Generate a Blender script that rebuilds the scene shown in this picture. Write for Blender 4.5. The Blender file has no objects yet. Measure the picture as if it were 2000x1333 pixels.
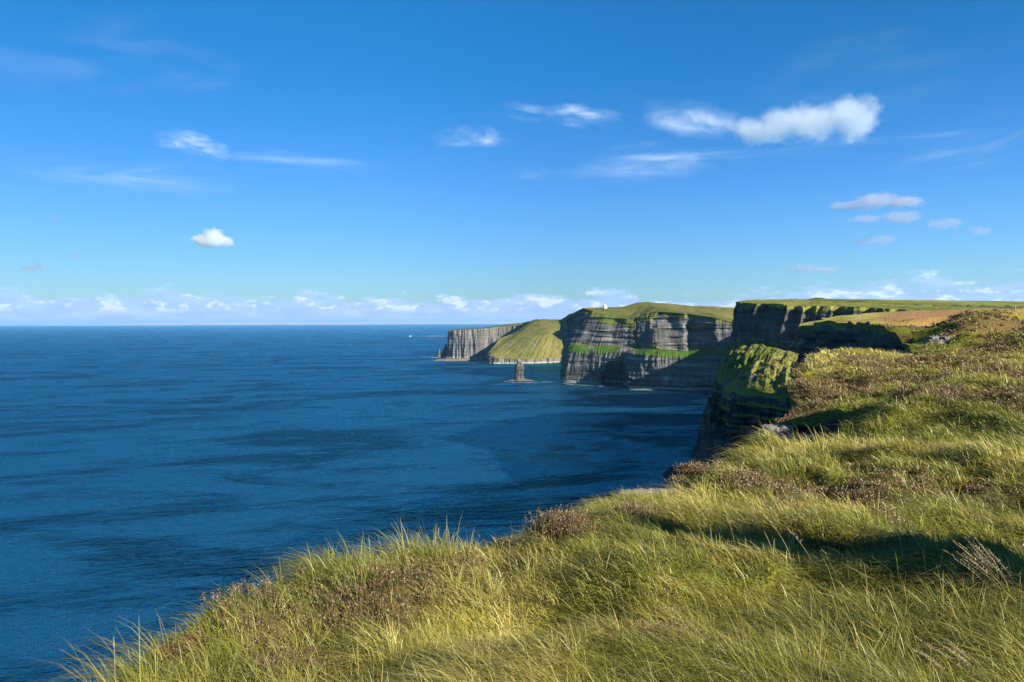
import bpy, bmesh, math, random
import numpy as np
from mathutils import Vector, Matrix, geometry

random.seed(7)
RNG = np.random.default_rng(11)
SC = bpy.context.scene
COL = SC.collection
R = math.radians

# ------------------------------------------------------------------ camera, sky, sun, exposure
EYE = 156.0
FPX = 1444.0
PITCH = math.atan((666.5 - 628.0) / FPX)
ROLL = R(-0.22)
cam_d = bpy.data.cameras.new("camera")
cam = bpy.data.objects.new("camera", cam_d)
COL.objects.link(cam)
cam_d.sensor_width = 36.0
cam_d.lens = FPX / 2000.0 * 36.0
cam_d.clip_start = 0.05
cam_d.clip_end = 200000.0
CAMROT = Matrix.Rotation(R(90) - PITCH, 3, 'X') @ Matrix.Rotation(ROLL, 3, 'Z')
cam.matrix_world = Matrix.Translation((0, 0, EYE)) @ CAMROT.to_4x4()
SC.camera = cam

SUN_AZ, SUN_EL = 131.5, 23.0            # azimuth clockwise from +Y (the view direction)
sd = Vector((math.sin(R(SUN_AZ)) * math.cos(R(SUN_EL)), math.cos(R(SUN_AZ)) * math.cos(R(SUN_EL)), math.sin(R(SUN_EL))))
sun_d = bpy.data.lights.new("sun", 'SUN')
sun_d.energy = 5.0
sun_d.angle = R(0.53)
sun_d.color = (1.0, 0.93, 0.79)
sun = bpy.data.objects.new("sun", sun_d)
COL.objects.link(sun)
sun.rotation_euler = sd.to_track_quat('Z', 'Y').to_euler()
sun.location = (50, -50, 400)

SC.view_settings.view_transform = 'Standard'
SC.view_settings.look = 'None'
SC.view_settings.exposure = 1.03
SC.view_settings.gamma = 1.0
SC.cycles.use_denoising = True
SC.cycles.max_bounces = 6
SC.cycles.diffuse_bounces = 2
SC.cycles.glossy_bounces = 2
SC.cycles.transmission_bounces = 3
SC.cycles.volume_bounces = 5
SC.cycles.transparent_max_bounces = 8
SC.cycles.volume_step_rate = 0.6
SC.cycles.volume_max_steps = 256


def ray(px, py):
    v = CAMROT @ Vector((px - 1000.0, -(py - 666.5), -FPX))
    return v / v.y


def P(px, py, d):
    """the point seen at photo pixel (px, py) that lies d metres ahead"""
    v = ray(px, py)
    return (v.x * d, d, EYE + v.z * d)


def sea(px, py, z=0.0):
    v = ray(px, py)
    d = (z - EYE) / v.z
    return (v.x * d, d, z)


# ------------------------------------------------------------------ node helpers
class NT:
    def __init__(self, tree):
        self.t = tree
        self.n = tree.nodes
        self.l = tree.links

    def new(self, typ, ins=None, **props):
        nd = self.n.new(typ)
        for k, v in props.items():
            setattr(nd, k, v)
        for k, v in (ins or {}).items():
            self.put(nd.inputs[k], v)
        return nd

    def put(self, sock, v):
        if isinstance(v, bpy.types.NodeSocket):
            self.l.new(v, sock)
        else:
            if sock.type == 'RGBA' and hasattr(v, '__len__') and len(v) == 3:
                v = (*v, 1.0)
            sock.default_value = v

    def math(self, op, a, b=None, c=None, clamp=False):
        nd = self.n.new('ShaderNodeMath')
        nd.operation = op
        nd.use_clamp = clamp
        for i, v in enumerate((a, b, c)):
            if v is not None:
                self.put(nd.inputs[i], v)
        return nd.outputs[0]

    def mix(self, fac, a, b, blend='MIX'):
        nd = self.n.new('ShaderNodeMix')
        nd.data_type = 'RGBA'
        nd.blend_type = blend
        self.put(nd.inputs[0], fac)
        self.put(nd.inputs[6], a)
        self.put(nd.inputs[7], b)
        return nd.outputs[2]

    def noise(self, vec, scale, detail=4.0, rough=0.55, dist=0.0):
        nd = self.new('ShaderNodeTexNoise', {'Scale': scale, 'Detail': detail, 'Roughness': rough, 'Distortion': dist})
        if vec is not None:
            self.l.new(vec, nd.inputs['Vector'])
        return nd.outputs['Fac']

    def mapping(self, vec, scale=(1, 1, 1), loc=(0, 0, 0), rot=(0, 0, 0)):
        nd = self.new('ShaderNodeMapping', {'Scale': scale, 'Location': loc, 'Rotation': rot})
        self.l.new(vec, nd.inputs['Vector'])
        return nd.outputs[0]

    def ramp(self, fac, stops, interp='LINEAR'):
        nd = self.n.new('ShaderNodeValToRGB')
        nd.color_ramp.interpolation = interp
        els = nd.color_ramp.elements
        while len(els) < len(stops):
            els.new(0.5)
        for e, (p, c) in zip(els, stops):
            e.position = p
            e.color = (*c, 1.0) if len(c) == 3 else c
        self.l.new(fac, nd.inputs[0])
        return nd.outputs[0]

    def smooth(self, v, lo, hi):
        nd = self.n.new('ShaderNodeMapRange')
        nd.interpolation_type = 'SMOOTHSTEP'
        self.put(nd.inputs['Value'], v)
        nd.inputs['From Min'].default_value = lo
        nd.inputs['From Max'].default_value = hi
        return nd.outputs[0]


def material(name):
    m = bpy.data.materials.new(name)
    m.use_nodes = True
    m.node_tree.nodes.clear()
    nt = NT(m.node_tree)
    out = nt.new('ShaderNodeOutputMaterial')
    return m, nt, out


def plain(name, col, rough=0.7, metallic=0.0, vary=0.15, scale=6.0):
    m, nt, out = material(name)
    tc = nt.new('ShaderNodeTexCoord').outputs['Object']
    n = nt.noise(tc, scale, 4)
    c = nt.mix(n, tuple(x * (1 - vary) for x in col), tuple(min(1, x * (1 + vary)) for x in col))
    b = nt.new('ShaderNodeBsdfPrincipled', {'Base Color': c, 'Roughness': rough, 'Metallic': metallic})
    nt.l.new(b.outputs[0], out.inputs['Surface'])
    return m


# ------------------------------------------------------------------ sky with thin high cloud
world = bpy.data.worlds.new("World")
SC.world = world
world.use_nodes = True
world.node_tree.nodes.clear()
w = NT(world.node_tree)
wout = w.new('ShaderNodeOutputWorld')
bg = w.new('ShaderNodeBackground', {'Strength': 0.0500})
w.l.new(bg.outputs[0], wout.inputs['Surface'])
skyt = w.new('ShaderNodeTexSky', sky_type='NISHITA')
skyt.sun_disc = False
skyt.sun_elevation = R(SUN_EL)
skyt.sun_rotation = R(SUN_AZ)
skyt.altitude = 0.0
skyt.air_density = 1.0
skyt.dust_density = 0.3
skyt.ozone_density = 3.0
wdir = w.new('ShaderNodeTexCoord').outputs['Generated']
wsep = w.new('ShaderNodeSeparateXYZ')
w.l.new(wdir, wsep.inputs[0])
az = w.math('ARCTAN2', wsep.outputs[0], wsep.outputs[1])
el = w.math('ARCSINE', wsep.outputs[2])
tint = w.ramp(w.math('DIVIDE', el, R(60)), [(0.0, (.60, .92, 1.36)), (0.058, (.57, .93, 1.35)), (0.15, (.46, .96, 1.54)), (0.235, (.32, .97, 1.55)), (0.305, (.215, .98, 1.54)), (0.39, (.19, 1.02, 1.58)), (0.62, (.12, .60, 1.05)), (1.0, (.09, .45, .85))])
sky_col = w.mix(1.0, skyt.outputs[0], tint, 'MULTIPLY')
# the sky is a little brighter low over the land and darker out over the ocean
gain = w.math('MULTIPLY', w.math('MULTIPLY', w.smooth(az, 0.0, 0.62), 0.52), w.math('SUBTRACT', 1.0, w.smooth(el, -0.10, 0.42)))
gain = w.math('SUBTRACT', w.math('ADD', 1.0, gain), w.math('MULTIPLY', w.smooth(w.math('MULTIPLY', az, -1.0), 0.12, 0.60), 0.12))
sky_col = w.mix(1.0, sky_col, w.new('ShaderNodeCombineColor', {0: gain, 1: gain, 2: gain}).outputs[0], 'MULTIPLY')
azel = w.new('ShaderNodeCombineXYZ', {'X': az, 'Y': el}).outputs[0]


def az_el(px, py):
    v = ray(px, py).normalized()
    return math.atan2(v.x, v.y), math.asin(v.z)


# low bank of cloud over the horizon
bv = w.mapping(azel, (9.0, 30.0, 1.0), (3.1, 0.4, 0))
bn = w.noise(bv, 2.0, 8, 0.60, 0.25)
topn = w.noise(w.mapping(azel, (7.0, 0.0, 1.0), (0.7, 0, 0)), 1.0, 6, 0.65)
height = w.math('ADD', 0.012, w.math('MULTIPLY', topn, 0.042))
height = w.math('ADD', height, w.math('MULTIPLY', w.smooth(az, 0.22, 0.55), 0.014))
edge = w.math('ADD', w.math('DIVIDE', el, height), w.math('MULTIPLY', w.math('SUBTRACT', 0.5, bn), 1.6))
inband = w.math('SUBTRACT', 1.0, w.smooth(edge, 0.80, 1.10))
crest = w.math('MULTIPLY', w.smooth(edge, 0.30, 0.92), inband)
lowf = w.math('SUBTRACT', 1.0, w.smooth(el, 0.004, 0.024))
puff = w.math('MULTIPLY', w.smooth(el, 0.010, 0.020), w.math('MULTIPLY', inband, w.smooth(w.noise(w.mapping(azel, (22.0, 50.0, 1.0), (5.3, 2.2, 0)), 1.5, 6, 0.6), 0.50, 0.60)))
bcol = w.mix(w.math('MULTIPLY', puff, 0.75), w.ramp(bn, [(0.38, (4.1, 6.1, 10.6)), (0.66, (5.4, 7.5, 11.6))]), (10.0, 11.2, 13.2))
sky_col = w.mix(w.math('MULTIPLY', lowf, 0.72), sky_col, (4.9, 6.9, 11.4))
sky_col = w.mix(w.math('MULTIPLY', inband, 0.72), sky_col, bcol)


def wisp(col, px, py, hw, hh, tilt, amount, sx, sy, seed, lo=0.42, hi=0.72):
    a0, e0 = az_el(px, py)
    sc = 1.0 / FPX
    v = w.mapping(azel, (1, 1, 1), (-a0, -e0, 0))
    v = w.mapping(v, (1.0, 1.0, 1.0), (0, 0, 0), (0, 0, -tilt))
    e = w.mapping(v, (1.0 / (hw * sc), 1.0 / (hh * sc), 0.0))
    ln = w.new('ShaderNodeVectorMath', operation='LENGTH')
    w.l.new(e, ln.inputs[0])
    jag = w.noise(w.mapping(v, (sx * 0.8, sy * 0.35, 1.0), (seed * 5.1, seed * 1.3, seed)), 1.0, 4, 0.55, 0.4)
    rad_ = w.math('ADD', ln.outputs['Value'], w.math('MULTIPLY', w.math('SUBTRACT', jag, 0.40), 2.2))
    fall = w.math('SUBTRACT', 1.0, w.smooth(rad_, 0.05, 1.0))
    fall = w.math('MULTIPLY', fall, w.math('SUBTRACT', 1.0, w.smooth(ln.outputs['Value'], 0.7, 1.25)))
    n = w.noise(w.mapping(v, (sx, sy, 1.0), (seed * 1.7, seed * 3.1, seed)), 1.0, 4, 0.5, 0.9)
    f = w.math('MULTIPLY', fall, w.smooth(n, lo, hi))
    f = w.math('MULTIPLY', f, amount, clamp=True)
    return w.mix(f, col, (8.6, 10.4, 13.0))


for args in (
    (390, 287, 85, 26, -0.16, 0.8, 20, 70, 1.0, 0.32, 0.8),
    (965, 272, 170, 36, 0.05, 1.0, 14, 60, 2.0, 0.28, 0.80),
    (1120, 222, 160, 34, -0.10, 0.75, 14, 60, 3.0, 0.30, 0.80),
    (1350, 236, 150, 38, -0.13, 1.0, 11, 30, 4.0, 0.26, 0.86),
    (620, 316, 250, 22, -0.02, 0.34, 6, 90, 5.0, 0.3, 0.8),
    (1500, 296, 520, 18, -0.005, 0.6, 5, 110, 6.0, 0.3, 0.8),
    (1200, 325, 300, 50, 0.03, 0.5, 8, 50, 7.0, 0.3, 0.8),
    (330, 350, 290, 44, 0.02, 0.34, 7, 60, 8.0, 0.3, 0.8),
    (130, 130, 340, 110, 0.1, 0.16, 6, 26, 9.0, 0.3, 0.9),
    (1930, 270, 260, 70, 0.12, 0.22, 8, 60, 10.0, 0.3, 0.9),
    (1800, 130, 300, 130, 0.1, 0.10, 6, 30, 11.0, 0.3, 0.9),
):
    sky_col = wisp(sky_col, *args)
w.l.new(sky_col, bg.inputs['Color'])

# ------------------------------------------------------------------ numpy noise and mesh helpers


def _hash(ix, iy, iz, seed):
    h = (ix.astype(np.int64) * 374761393 + iy.astype(np.int64) * 668265263 + iz.astype(np.int64) * 2147483647 + seed * 1274126177) & 0xFFFFFFFF
    h = ((h ^ (h >> 13)) * 1274126177) & 0xFFFFFFFF
    h = (h ^ (h >> 16)) & 0xFFFFFFFF
    h = (h * 2246822519) & 0xFFFFFFFF
    h = h ^ (h >> 15)
    return (h & 0xFFFFFF) / float(0xFFFFFF)


def vnoise(x, y, z=0.0, seed=0):
    x, y, z = np.broadcast_arrays(np.asarray(x, float), np.asarray(y, float), np.asarray(z, float))
    fx, fy, fz = np.floor(x), np.floor(y), np.floor(z)
    tx, ty, tz = x - fx, y - fy, z - fz
    tx, ty, tz = [t * t * t * (t * (t * 6 - 15) + 10) for t in (tx, ty, tz)]
    r = 0.0
    for dx in (0, 1):
        for dy in (0, 1):
            for dz in (0, 1):
                wgt = (tx if dx else 1 - tx) * (ty if dy else 1 - ty) * (tz if dz else 1 - tz)
                r = r + wgt * _hash(fx + dx, fy + dy, fz + dz, seed)
    return r * 2 - 1


def fbm(x, y, z=0.0, octv=4, seed=0, gain=0.5):
    r, a, f, tot = 0.0, 1.0, 1.0, 0.0
    for o in range(octv):
        r = r + a * vnoise(np.asarray(x) * f + 17.3 * o, np.asarray(y) * f - 9.1 * o, np.asarray(z) * f + 3.7 * o, seed + o)
        tot += a
        a *= gain
        f *= 2.03
    return r / tot


def sstep(a, b, x):
    t = np.clip((np.asarray(x, float) - a) / (b - a), 0, 1)
    return t * t * (3 - 2 * t)


def mesh_np(name, verts, faces, mat=None, smooth=False, attrs=None):
    """faces: (n,3) or (n,4) int array"""
    me = bpy.data.meshes.new(name)
    verts = np.asarray(verts, np.float32)
    faces = np.asarray(faces, np.int32)
    k = faces.shape[1]
    me.vertices.add(len(verts))
    me.vertices.foreach_set('co', verts.ravel())
    me.loops.add(faces.size)
    me.loops.foreach_set('vertex_index', faces.ravel())
    me.polygons.add(len(faces))
    me.polygons.foreach_set('loop_start', np.arange(0, faces.size, k, dtype=np.int32))
    me.polygons.foreach_set('loop_total', np.full(len(faces), k, np.int32))
    me.polygons.foreach_set('use_smooth', np.full(len(faces), smooth))
    for an, av in (attrs or {}).items():
        av = np.asarray(av, np.float32)
        if av.ndim == 1:
            a = me.attributes.new(an, 'FLOAT', 'POINT')
            a.data.foreach_set('value', av)
        else:
            a = me.attributes.new(an, 'FLOAT_COLOR', 'POINT')
            a.data.foreach_set('color', np.column_stack([av, np.ones(len(av), np.float32)]).ravel() if av.shape[1] == 3 else av.ravel())
    me.update(calc_edges=True)
    if mat:
        me.materials.append(mat)
    o = bpy.data.objects.new(name, me)
    COL.objects.link(o)
    return o


def tag(o, label=None, cat=None, group=None, kind=None):
    if label:
        o['label'] = label
    if cat:
        o['category'] = cat
    if group:
        o['group'] = group
    if kind:
        o['kind'] = kind
    return o


def grid_faces(nr, nc, off=0):
    i = np.arange(nr - 1)[:, None] * nc + np.arange(nc - 1)[None, :]
    return np.stack([i, i + 1, i + nc + 1, i + nc], -1).reshape(-1, 4) + off


def bm_obj(name, bm, mat, parent=None, smooth=False):
    me = bpy.data.meshes.new(name)
    bm.to_mesh(me)
    bm.free()
    if smooth:
        for p in me.polygons:
            p.use_smooth = True
    if mat:
        me.materials.append(mat)
    o = bpy.data.objects.new(name, me)
    COL.objects.link(o)
    if parent:
        o.parent = parent
    return o


def empty(name, loc, rz=0.0):
    o = bpy.data.objects.new(name, None)
    COL.objects.link(o)
    o.location = loc
    o.rotation_euler = (0, 0, rz)
    o.empty_display_size = 0.1
    return o


# ------------------------------------------------------------------ materials of the land
def rock_material(name, fine, dark=(0.075, 0.072, 0.068), mid=(0.17, 0.162, 0.152), pale=(0.34, 0.31, 0.26),
                  green=(0.095, 0.112, 0.022), straw=(0.215, 0.185, 0.055), bright=(0.065, 0.125, 0.018), bump=0.6, tide=False, STR=0.62):
    """layered rock with grass where the 'veg' attribute says so; fine = size in metres of the smallest layer"""
    m, nt, out = material(name)
    geo = nt.new('ShaderNodeNewGeometry')
    pos = geo.outputs['Position']
    f = 1.0 / fine
    strata = nt.noise(nt.mapping(pos, (0.03 * f, 0.03 * f, 0.50 * f)), 1.0, 6, 0.66, 0.35)
    strata2 = nt.noise(nt.mapping(pos, (0.004 * f, 0.004 * f, 0.07 * f)), 1.0, 4, 0.6)
    joint = nt.noise(nt.mapping(pos, (0.26 * f, 0.26 * f, 0.035 * f)), 1.0, 6, 0.62, 0.2)
    stain = nt.noise(nt.mapping(pos, (0.05 * f, 0.05 * f, 0.012 * f)), 1.0, 5, 0.6)
    v = nt.math('ADD', nt.math('MULTIPLY', strata, STR), nt.math('MULTIPLY', joint, 1 - STR))
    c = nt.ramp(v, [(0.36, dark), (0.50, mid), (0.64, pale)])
    c = nt.mix(nt.smooth(strata2, 0.42, 0.62), c, nt.mix(0.5, c, (0.175, 0.162, 0.135)))
    c = nt.mix(nt.math('MULTIPLY', nt.smooth(stain, 0.54, 0.72), 0.45), c, (0.07, 0.068, 0.066))
    if tide:
        zz = nt.new('ShaderNodeSeparateXYZ')
        nt.l.new(pos, zz.inputs[0])
        tz = nt.math('ADD', zz.outputs[2], nt.math('MULTIPLY', nt.math('SUBTRACT', joint, 0.5), 9.0))
        c = nt.mix(nt.math('SUBTRACT', 1.0, nt.smooth(tz, 3.5, 6.0)), c, (0.34, 0.295, 0.24))
    at = nt.new('ShaderNodeAttribute', attribute_name='veg')
    veg = at.outputs['Fac']
    gn = nt.noise(nt.mapping(pos, (0.10 * f, 0.10 * f, 0.16 * f)), 1.0, 6, 0.62)
    vm = nt.smooth(nt.math('ADD', veg, nt.math('MULTIPLY', nt.math('SUBTRACT', gn, 0.5), 1.5)), 0.42, 0.60)
    g1 = nt.noise(pos, 0.06 * f, 6, 0.65)
    g2 = nt.noise(pos, 0.012 * f, 5, 0.6)
    g3 = nt.noise(pos, 0.7 * f, 3, 0.6)
    gc = nt.mix(nt.smooth(nt.math('ADD', nt.math('MULTIPLY', g1, 0.5), nt.math('MULTIPLY', g2, 0.5)), 0.40, 0.60), green, straw)
    gc = nt.mix(nt.math('MULTIPLY', nt.smooth(g3, 0.45, 0.7), 0.5), gc, (0.075, 0.075, 0.025))
    lush = nt.new('ShaderNodeAttribute', attribute_name='lush').outputs['Fac']
    gc = nt.mix(nt.math('MULTIPLY', lush, nt.smooth(g1, 0.25, 0.5)), gc, bright)
    c = nt.mix(vm, c, gc)
    hgt = nt.math('ADD', nt.math('MULTIPLY', v, 1.0), nt.math('MULTIPLY', g3, 0.45))
    bp = nt.new('ShaderNodeBump', {'Strength': bump, 'Distance': fine * 0.9, 'Height': hgt})
    b = nt.new('ShaderNodeBsdfPrincipled', {'Base Color': c, 'Roughness': 0.9, 'Normal': bp.outputs[0]})
    b.inputs['Specular IOR Level'].default_value = 0.05
    nt.l.new(b.outputs[0], out.inputs['Surface'])
    return m


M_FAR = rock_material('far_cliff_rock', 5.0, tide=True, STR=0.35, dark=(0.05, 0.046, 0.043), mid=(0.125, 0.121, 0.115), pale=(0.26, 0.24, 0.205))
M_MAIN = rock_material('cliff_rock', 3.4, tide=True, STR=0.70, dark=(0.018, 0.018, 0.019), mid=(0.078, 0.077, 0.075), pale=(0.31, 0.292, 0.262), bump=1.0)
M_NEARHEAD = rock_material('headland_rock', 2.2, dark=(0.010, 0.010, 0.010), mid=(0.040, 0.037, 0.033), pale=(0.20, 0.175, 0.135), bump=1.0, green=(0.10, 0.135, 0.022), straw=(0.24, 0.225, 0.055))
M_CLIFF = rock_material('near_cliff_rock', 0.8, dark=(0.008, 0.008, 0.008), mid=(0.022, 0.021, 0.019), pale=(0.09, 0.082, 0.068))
M_LEDGE = rock_material('ledge_rock', 0.22, dark=(0.10, 0.095, 0.085), mid=(0.19, 0.175, 0.15), pale=(0.40, 0.365, 0.30))
M_BOULDER = rock_material('skerry_rock', 2.5, dark=(0.04, 0.038, 0.036), mid=(0.10, 0.095, 0.09), pale=(0.20, 0.185, 0.16))
M_SHELF = rock_material('tidal_rock', 5.0, dark=(0.08, 0.07, 0.06), mid=(0.17, 0.15, 0.125), pale=(0.30, 0.27, 0.23))


# ------------------------------------------------------------------ headlands: a loft over stations
def loft(name, stations, mat, ds, seg_rows, big, joint, layer, layer_h, seed, extra=None, veg=None, lush=None, hum=1.5, size=1.0, upper=1.0, soft=0.0):
    """stations run along the coast with the sea on the right hand; each is six points:
    foot, lower rim, ledge back, upper rim, crest, back"""
    S = np.array(stations, float)                      # nS,6,3
    ref = (S[:, 1] + S[:, 3]) / 2
    L = np.concatenate([[0], np.cumsum(np.linalg.norm(np.diff(ref[:, :2], axis=0), axis=1))])
    n = max(8, int(L[-1] / ds))
    s = np.linspace(0, L[-1], n)
    K = np.empty((n, 6, 3))
    for k in range(6):
        for c in range(3):
            K[:, k, c] = np.interp(s, L, S[:, k, c])
    win = max(3, int(0.03 * n))
    ker = np.hanning(win + 2)[1:-1]
    ker /= ker.sum()
    for k in (4, 5):
        for c in range(3):
            pad = np.pad(K[:, k, c], win, mode='edge')
            K[:, k, c] = np.convolve(pad, ker, 'same')[win:-win]
    tan = np.gradient(K[:, 1, :2] + K[:, 3, :2], axis=0)
    w2 = max(3, int(0.02 * n))
    kr = np.ones(w2) / w2
    tan = np.column_stack([np.convolve(np.pad(tan[:, i], w2, mode='edge'), kr, 'same')[w2:-w2] for i in (0, 1)])
    tan /= np.linalg.norm(tan, axis=1)[:, None] + 1e-9
    nor = np.column_stack([tan[:, 1], -tan[:, 0]])
    rows, vg, lu = [], [], []
    for seg in range(5):
        nr = seg_rows[seg]
        for j in range(nr + (1 if seg == 4 else 0)):
            t = j / nr
            p = K[:, seg] * (1 - t) + K[:, seg + 1] * t
            z = p[:, 2]
            if seg == 1:
                p[:, 2] += -0.0 + 6 * size * (t - t * t) * 1.2
            rockw = 1 - soft * float(sstep(0.75, 1, t)) if seg == 0 else 1 - soft * (1 - float(sstep(0, 0.3, t))) if seg == 2 else ((1 - soft) * (1 - 0.75 * math.sin(math.pi * t)) if seg == 1 else max(0.0, 1 - 3.0 * t) if seg == 3 else 0.0)
            if rockw > 0:
                d = big * fbm(p[:, 0] / (big * 7), p[:, 1] / (big * 7), z / (big * 16), 3, seed)
                rg = fbm(s / (joint * 4.5), z / (joint * 40), 0, 3, seed + 20)
                jw = joint * (upper if seg == 2 else 1.0)
                d = d + jw * 3.0 * (0.32 - np.abs(rg))
                d = d + jw * 0.6 * np.sign(vnoise(s / (joint * 1.6), z / (joint * 14), 0, seed + 25)) * 0.5
                q = (z + 3.0 * vnoise(s / 90.0 / size, 0, 0, seed + 30)) / layer_h
                qi = np.floor(q)
                lay = _hash(qi, qi * 0, qi * 0, seed + 31) - 0.5 + 0.9 * vnoise(s / (layer_h * 6), qi * 7.3, 0, seed + 32)
                d = d + layer * lay * ((0.5 if upper < 1 else 1.0) if seg == 0 else 1.0 if seg == 2 else 0.2)
                p[:, :2] += nor * (d * rockw)[:, None]
            if extra is not None:
                p = extra(p, seg, t, s)
            if seg in (1, 3, 4):
                a = hum * (6 * t * (1 - t) if seg == 1 else min(1, 4 * t) if seg == 3 else 1 - t)
                p[:, 2] += a * fbm(p[:, 0] / (9 * hum), p[:, 1] / (9 * hum), 0, 4, seed + 50)
            vrow = np.full(n, (0.0, 1.0, 0.0, 1.0, 1.0)[seg])
            if seg == 2:
                vrow = 0.75 * sstep(0.70, 1.0, np.full(n, t)) + 0.5 * (1 - sstep(0.0, 0.15, np.full(n, t)))
            if seg == 0:
                vrow = 0.6 * sstep(0.90, 1.0, np.full(n, t))
            if seg == 1:
                vrow = np.full(n, 0.75 + 0.3 * math.sin(t * math.pi))
            if veg is not None:
                vrow = veg(vrow, p, seg, t, s)
            lrow = np.full(n, 1.0 if seg == 1 else 0.0)
            if lush is not None:
                lrow = lush(lrow, p, seg, t, s)
            rows.append(p)
            vg.append(vrow)
            lu.append(lrow)
    V = np.stack(rows)
    o = mesh_np(name, V.reshape(-1, 3), grid_faces(V.shape[0], n)[:, ::-1], mat, False,
                {'veg': np.concatenate(vg), 'lush': np.concatenate(lu)})
    return tag(o, kind='structure')


def st(foot, lo, led, rim, crest, back):
    """each entry: (px,py,d) photo pixel + distance, or ('w',x,y,z) world"""
    out = []
    for q in (foot, lo, led, rim, crest, back):
        if q[0] == 'w':
            out.append(q[1:])
        elif q[1] is None:                              # on the sea floor under that column
            v = ray(q[0], 700)
            out.append((v.x * q[2], q[2], -4.0))
        else:
            out.append(P(*q))
    return out


def W(x, y, z):
    return ('w', x, y, z)


# main headland
main_st = [
    st(W(300, 3050, -4), W(300, 3050, 60), W(305, 3050, 70), W(315, 3050, 172), W(420, 3050, 175), W(700, 3050, 170)),
    st(W(256, 2870, -4), W(258, 2870, 70), W(260, 2870, 80), W(268, 2870, 166), W(400, 2890, 172), W(700, 2900, 170)),
    st(W(250, 2812, -4), W(252, 2812, 70), W(255, 2812, 80), W(262, 2815, 164), W(400, 2860, 172), W(700, 2900, 170)),
    st(W(300, 2750, -4), W(304, 2750, 70), W(308, 2752, 80), W(318, 2758, 166), W(430, 2820, 172), W(720, 2880, 170)),
    st(W(420, 2640, -4), W(424, 2642, 70), W(428, 2644, 80), W(440, 2650, 168), W(520, 2700, 172), W(740, 2800, 170)),
    st(W(470, 2500, -4), W(474, 2500, 70), W(478, 2500, 80), W(490, 2500, 168), W(560, 2500, 172), W(740, 2500, 170)),
    st(W(400, 2350, -4), W(404, 2348, 70), W(408, 2346, 80), W(418, 2340, 168), W(500, 2330, 173), W(720, 2450, 170)),
    st(W(250, 2270, -4), W(252, 2266, 75), W(256, 2264, 85), W(262, 2255, 165), W(380, 2280, 174), W(680, 2440, 170)),
    st(W(165, 2180, -4), W(167, 2180, 75), W(169, 2180, 85), W(170, 2180, 161), W(290, 2240, 174), W(640, 2430, 170)),
    st(W(139, 2040, -4), W(141, 2040, 78), W(144, 2040, 88), (1092, 626, 2050), W(240, 2150, 184), W(560, 2400, 170)),
    st(W(132, 1920, -4), W(136, 1918, 80), W(144, 1922, 95), (1119, 613, 1960), W(235, 2090, 194), W(520, 2350, 172)),
    st(W(131, 1886, -4), W(140, 1884, 82), W(151, 1890, 99), (1138, 602, 1905), (1165, 601.5, 2020), W(480, 2320, 175)),
    st(W(133, 1870, -4), W(146, 1866, 80), W(165, 1874, 98), (1157, 608, 1864), (1192, 601, 2000), W(480, 2310, 176)),
    st((1135, None, 1850), (1140, 690, 1846), (1142, 675, 1866), (1172, 611, 1862), (1208, 601, 2000), W(490, 2300, 178)),
    st((1168, None, 1822), (1168, 690, 1826), (1170, 676, 1848), (1190, 616, 1860), (1220, 600, 2000), W(500, 2300, 182)),
    st((1174, None, 1812), (1186, 689, 1818), (1188, 676, 1842), (1208, 621, 1854), (1232, 593.5, 2010), W(520, 2300, 190)),
    st((1216, None, 1790), (1224, 688, 1784), (1226, 677, 1818), (1226, 624, 1838), (1256, 591, 2010), W(540, 2300, 194)),
    st((1225, None, 1712), (1238, 690, 1752), (1240, 678, 1802), (1246, 620, 1830), (1270, 590.5, 2010), W(560, 2300, 195)),
    st((1258, None, 1690), (1262, 693, 1715), (1262, 681, 1772), (1266, 612, 1816), (1282, 591.5, 2010), W(580, 2300, 195)),
    st((1290, None, 1674), (1290, 696, 1692), (1290, 683, 1730), (1286, 609, 1800), (1300, 593, 2000), W(600, 2300, 194)),
    st((1345, None, 1655), (1345, 700, 1676), (1345, 686, 1722), (1345, 613, 1764), (1345, 597.5, 1960), W(680, 2280, 190)),
    st((1398, None, 1650), (1398, 694, 1664), (1398, 679, 1694), (1396, 621, 1716), (1394, 599, 1910), W(760, 2250, 188)),
    st((1437, None, 1648), (1437, 692, 1655), (1437, 675, 1680), (1437, 632, 1702), (1433, 603, 1890), W(800, 2200, 186)),
    st(W(575, 1655, -4), W(580, 1660, 80), W(586, 1670, 96), W(592, 1690, 160), W(680, 1850, 180), W(900, 2100, 186)),
    st(W(606, 1640, -4), W(610, 1645, 80), W(615, 1650, 96), W(626, 1655, 176), W(720, 1760, 182), W(950, 2000, 186)),
    st(W(596, 1596, -4), W(604, 1598, 80), W(612, 1600, 96), W(622, 1604, 186), W(740, 1690, 188), W(1000, 1900, 186)),
    st(W(560, 1520, -4), W(570, 1522, 80), W(580, 1524, 96), W(598, 1524, 186), W(760, 1600, 187), W(1050, 1800, 186)),
    st(W(535, 1440, -4), W(545, 1441, 80), W(555, 1442, 96), W(573, 1442, 185), W(760, 1520, 186), W(1100, 1700, 186)),
    st(W(610, 1380, -4), W(616, 1382, 80), W(622, 1384, 96), W(640, 1388, 178), W(780, 1480, 182), W(1150, 1600, 184)),
    st(W(790, 1280, -4), W(796, 1283, 80), W(802, 1286, 96), W(820, 1295, 170), W(900, 1400, 176), W(1200, 1500, 180)),
]


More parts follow.
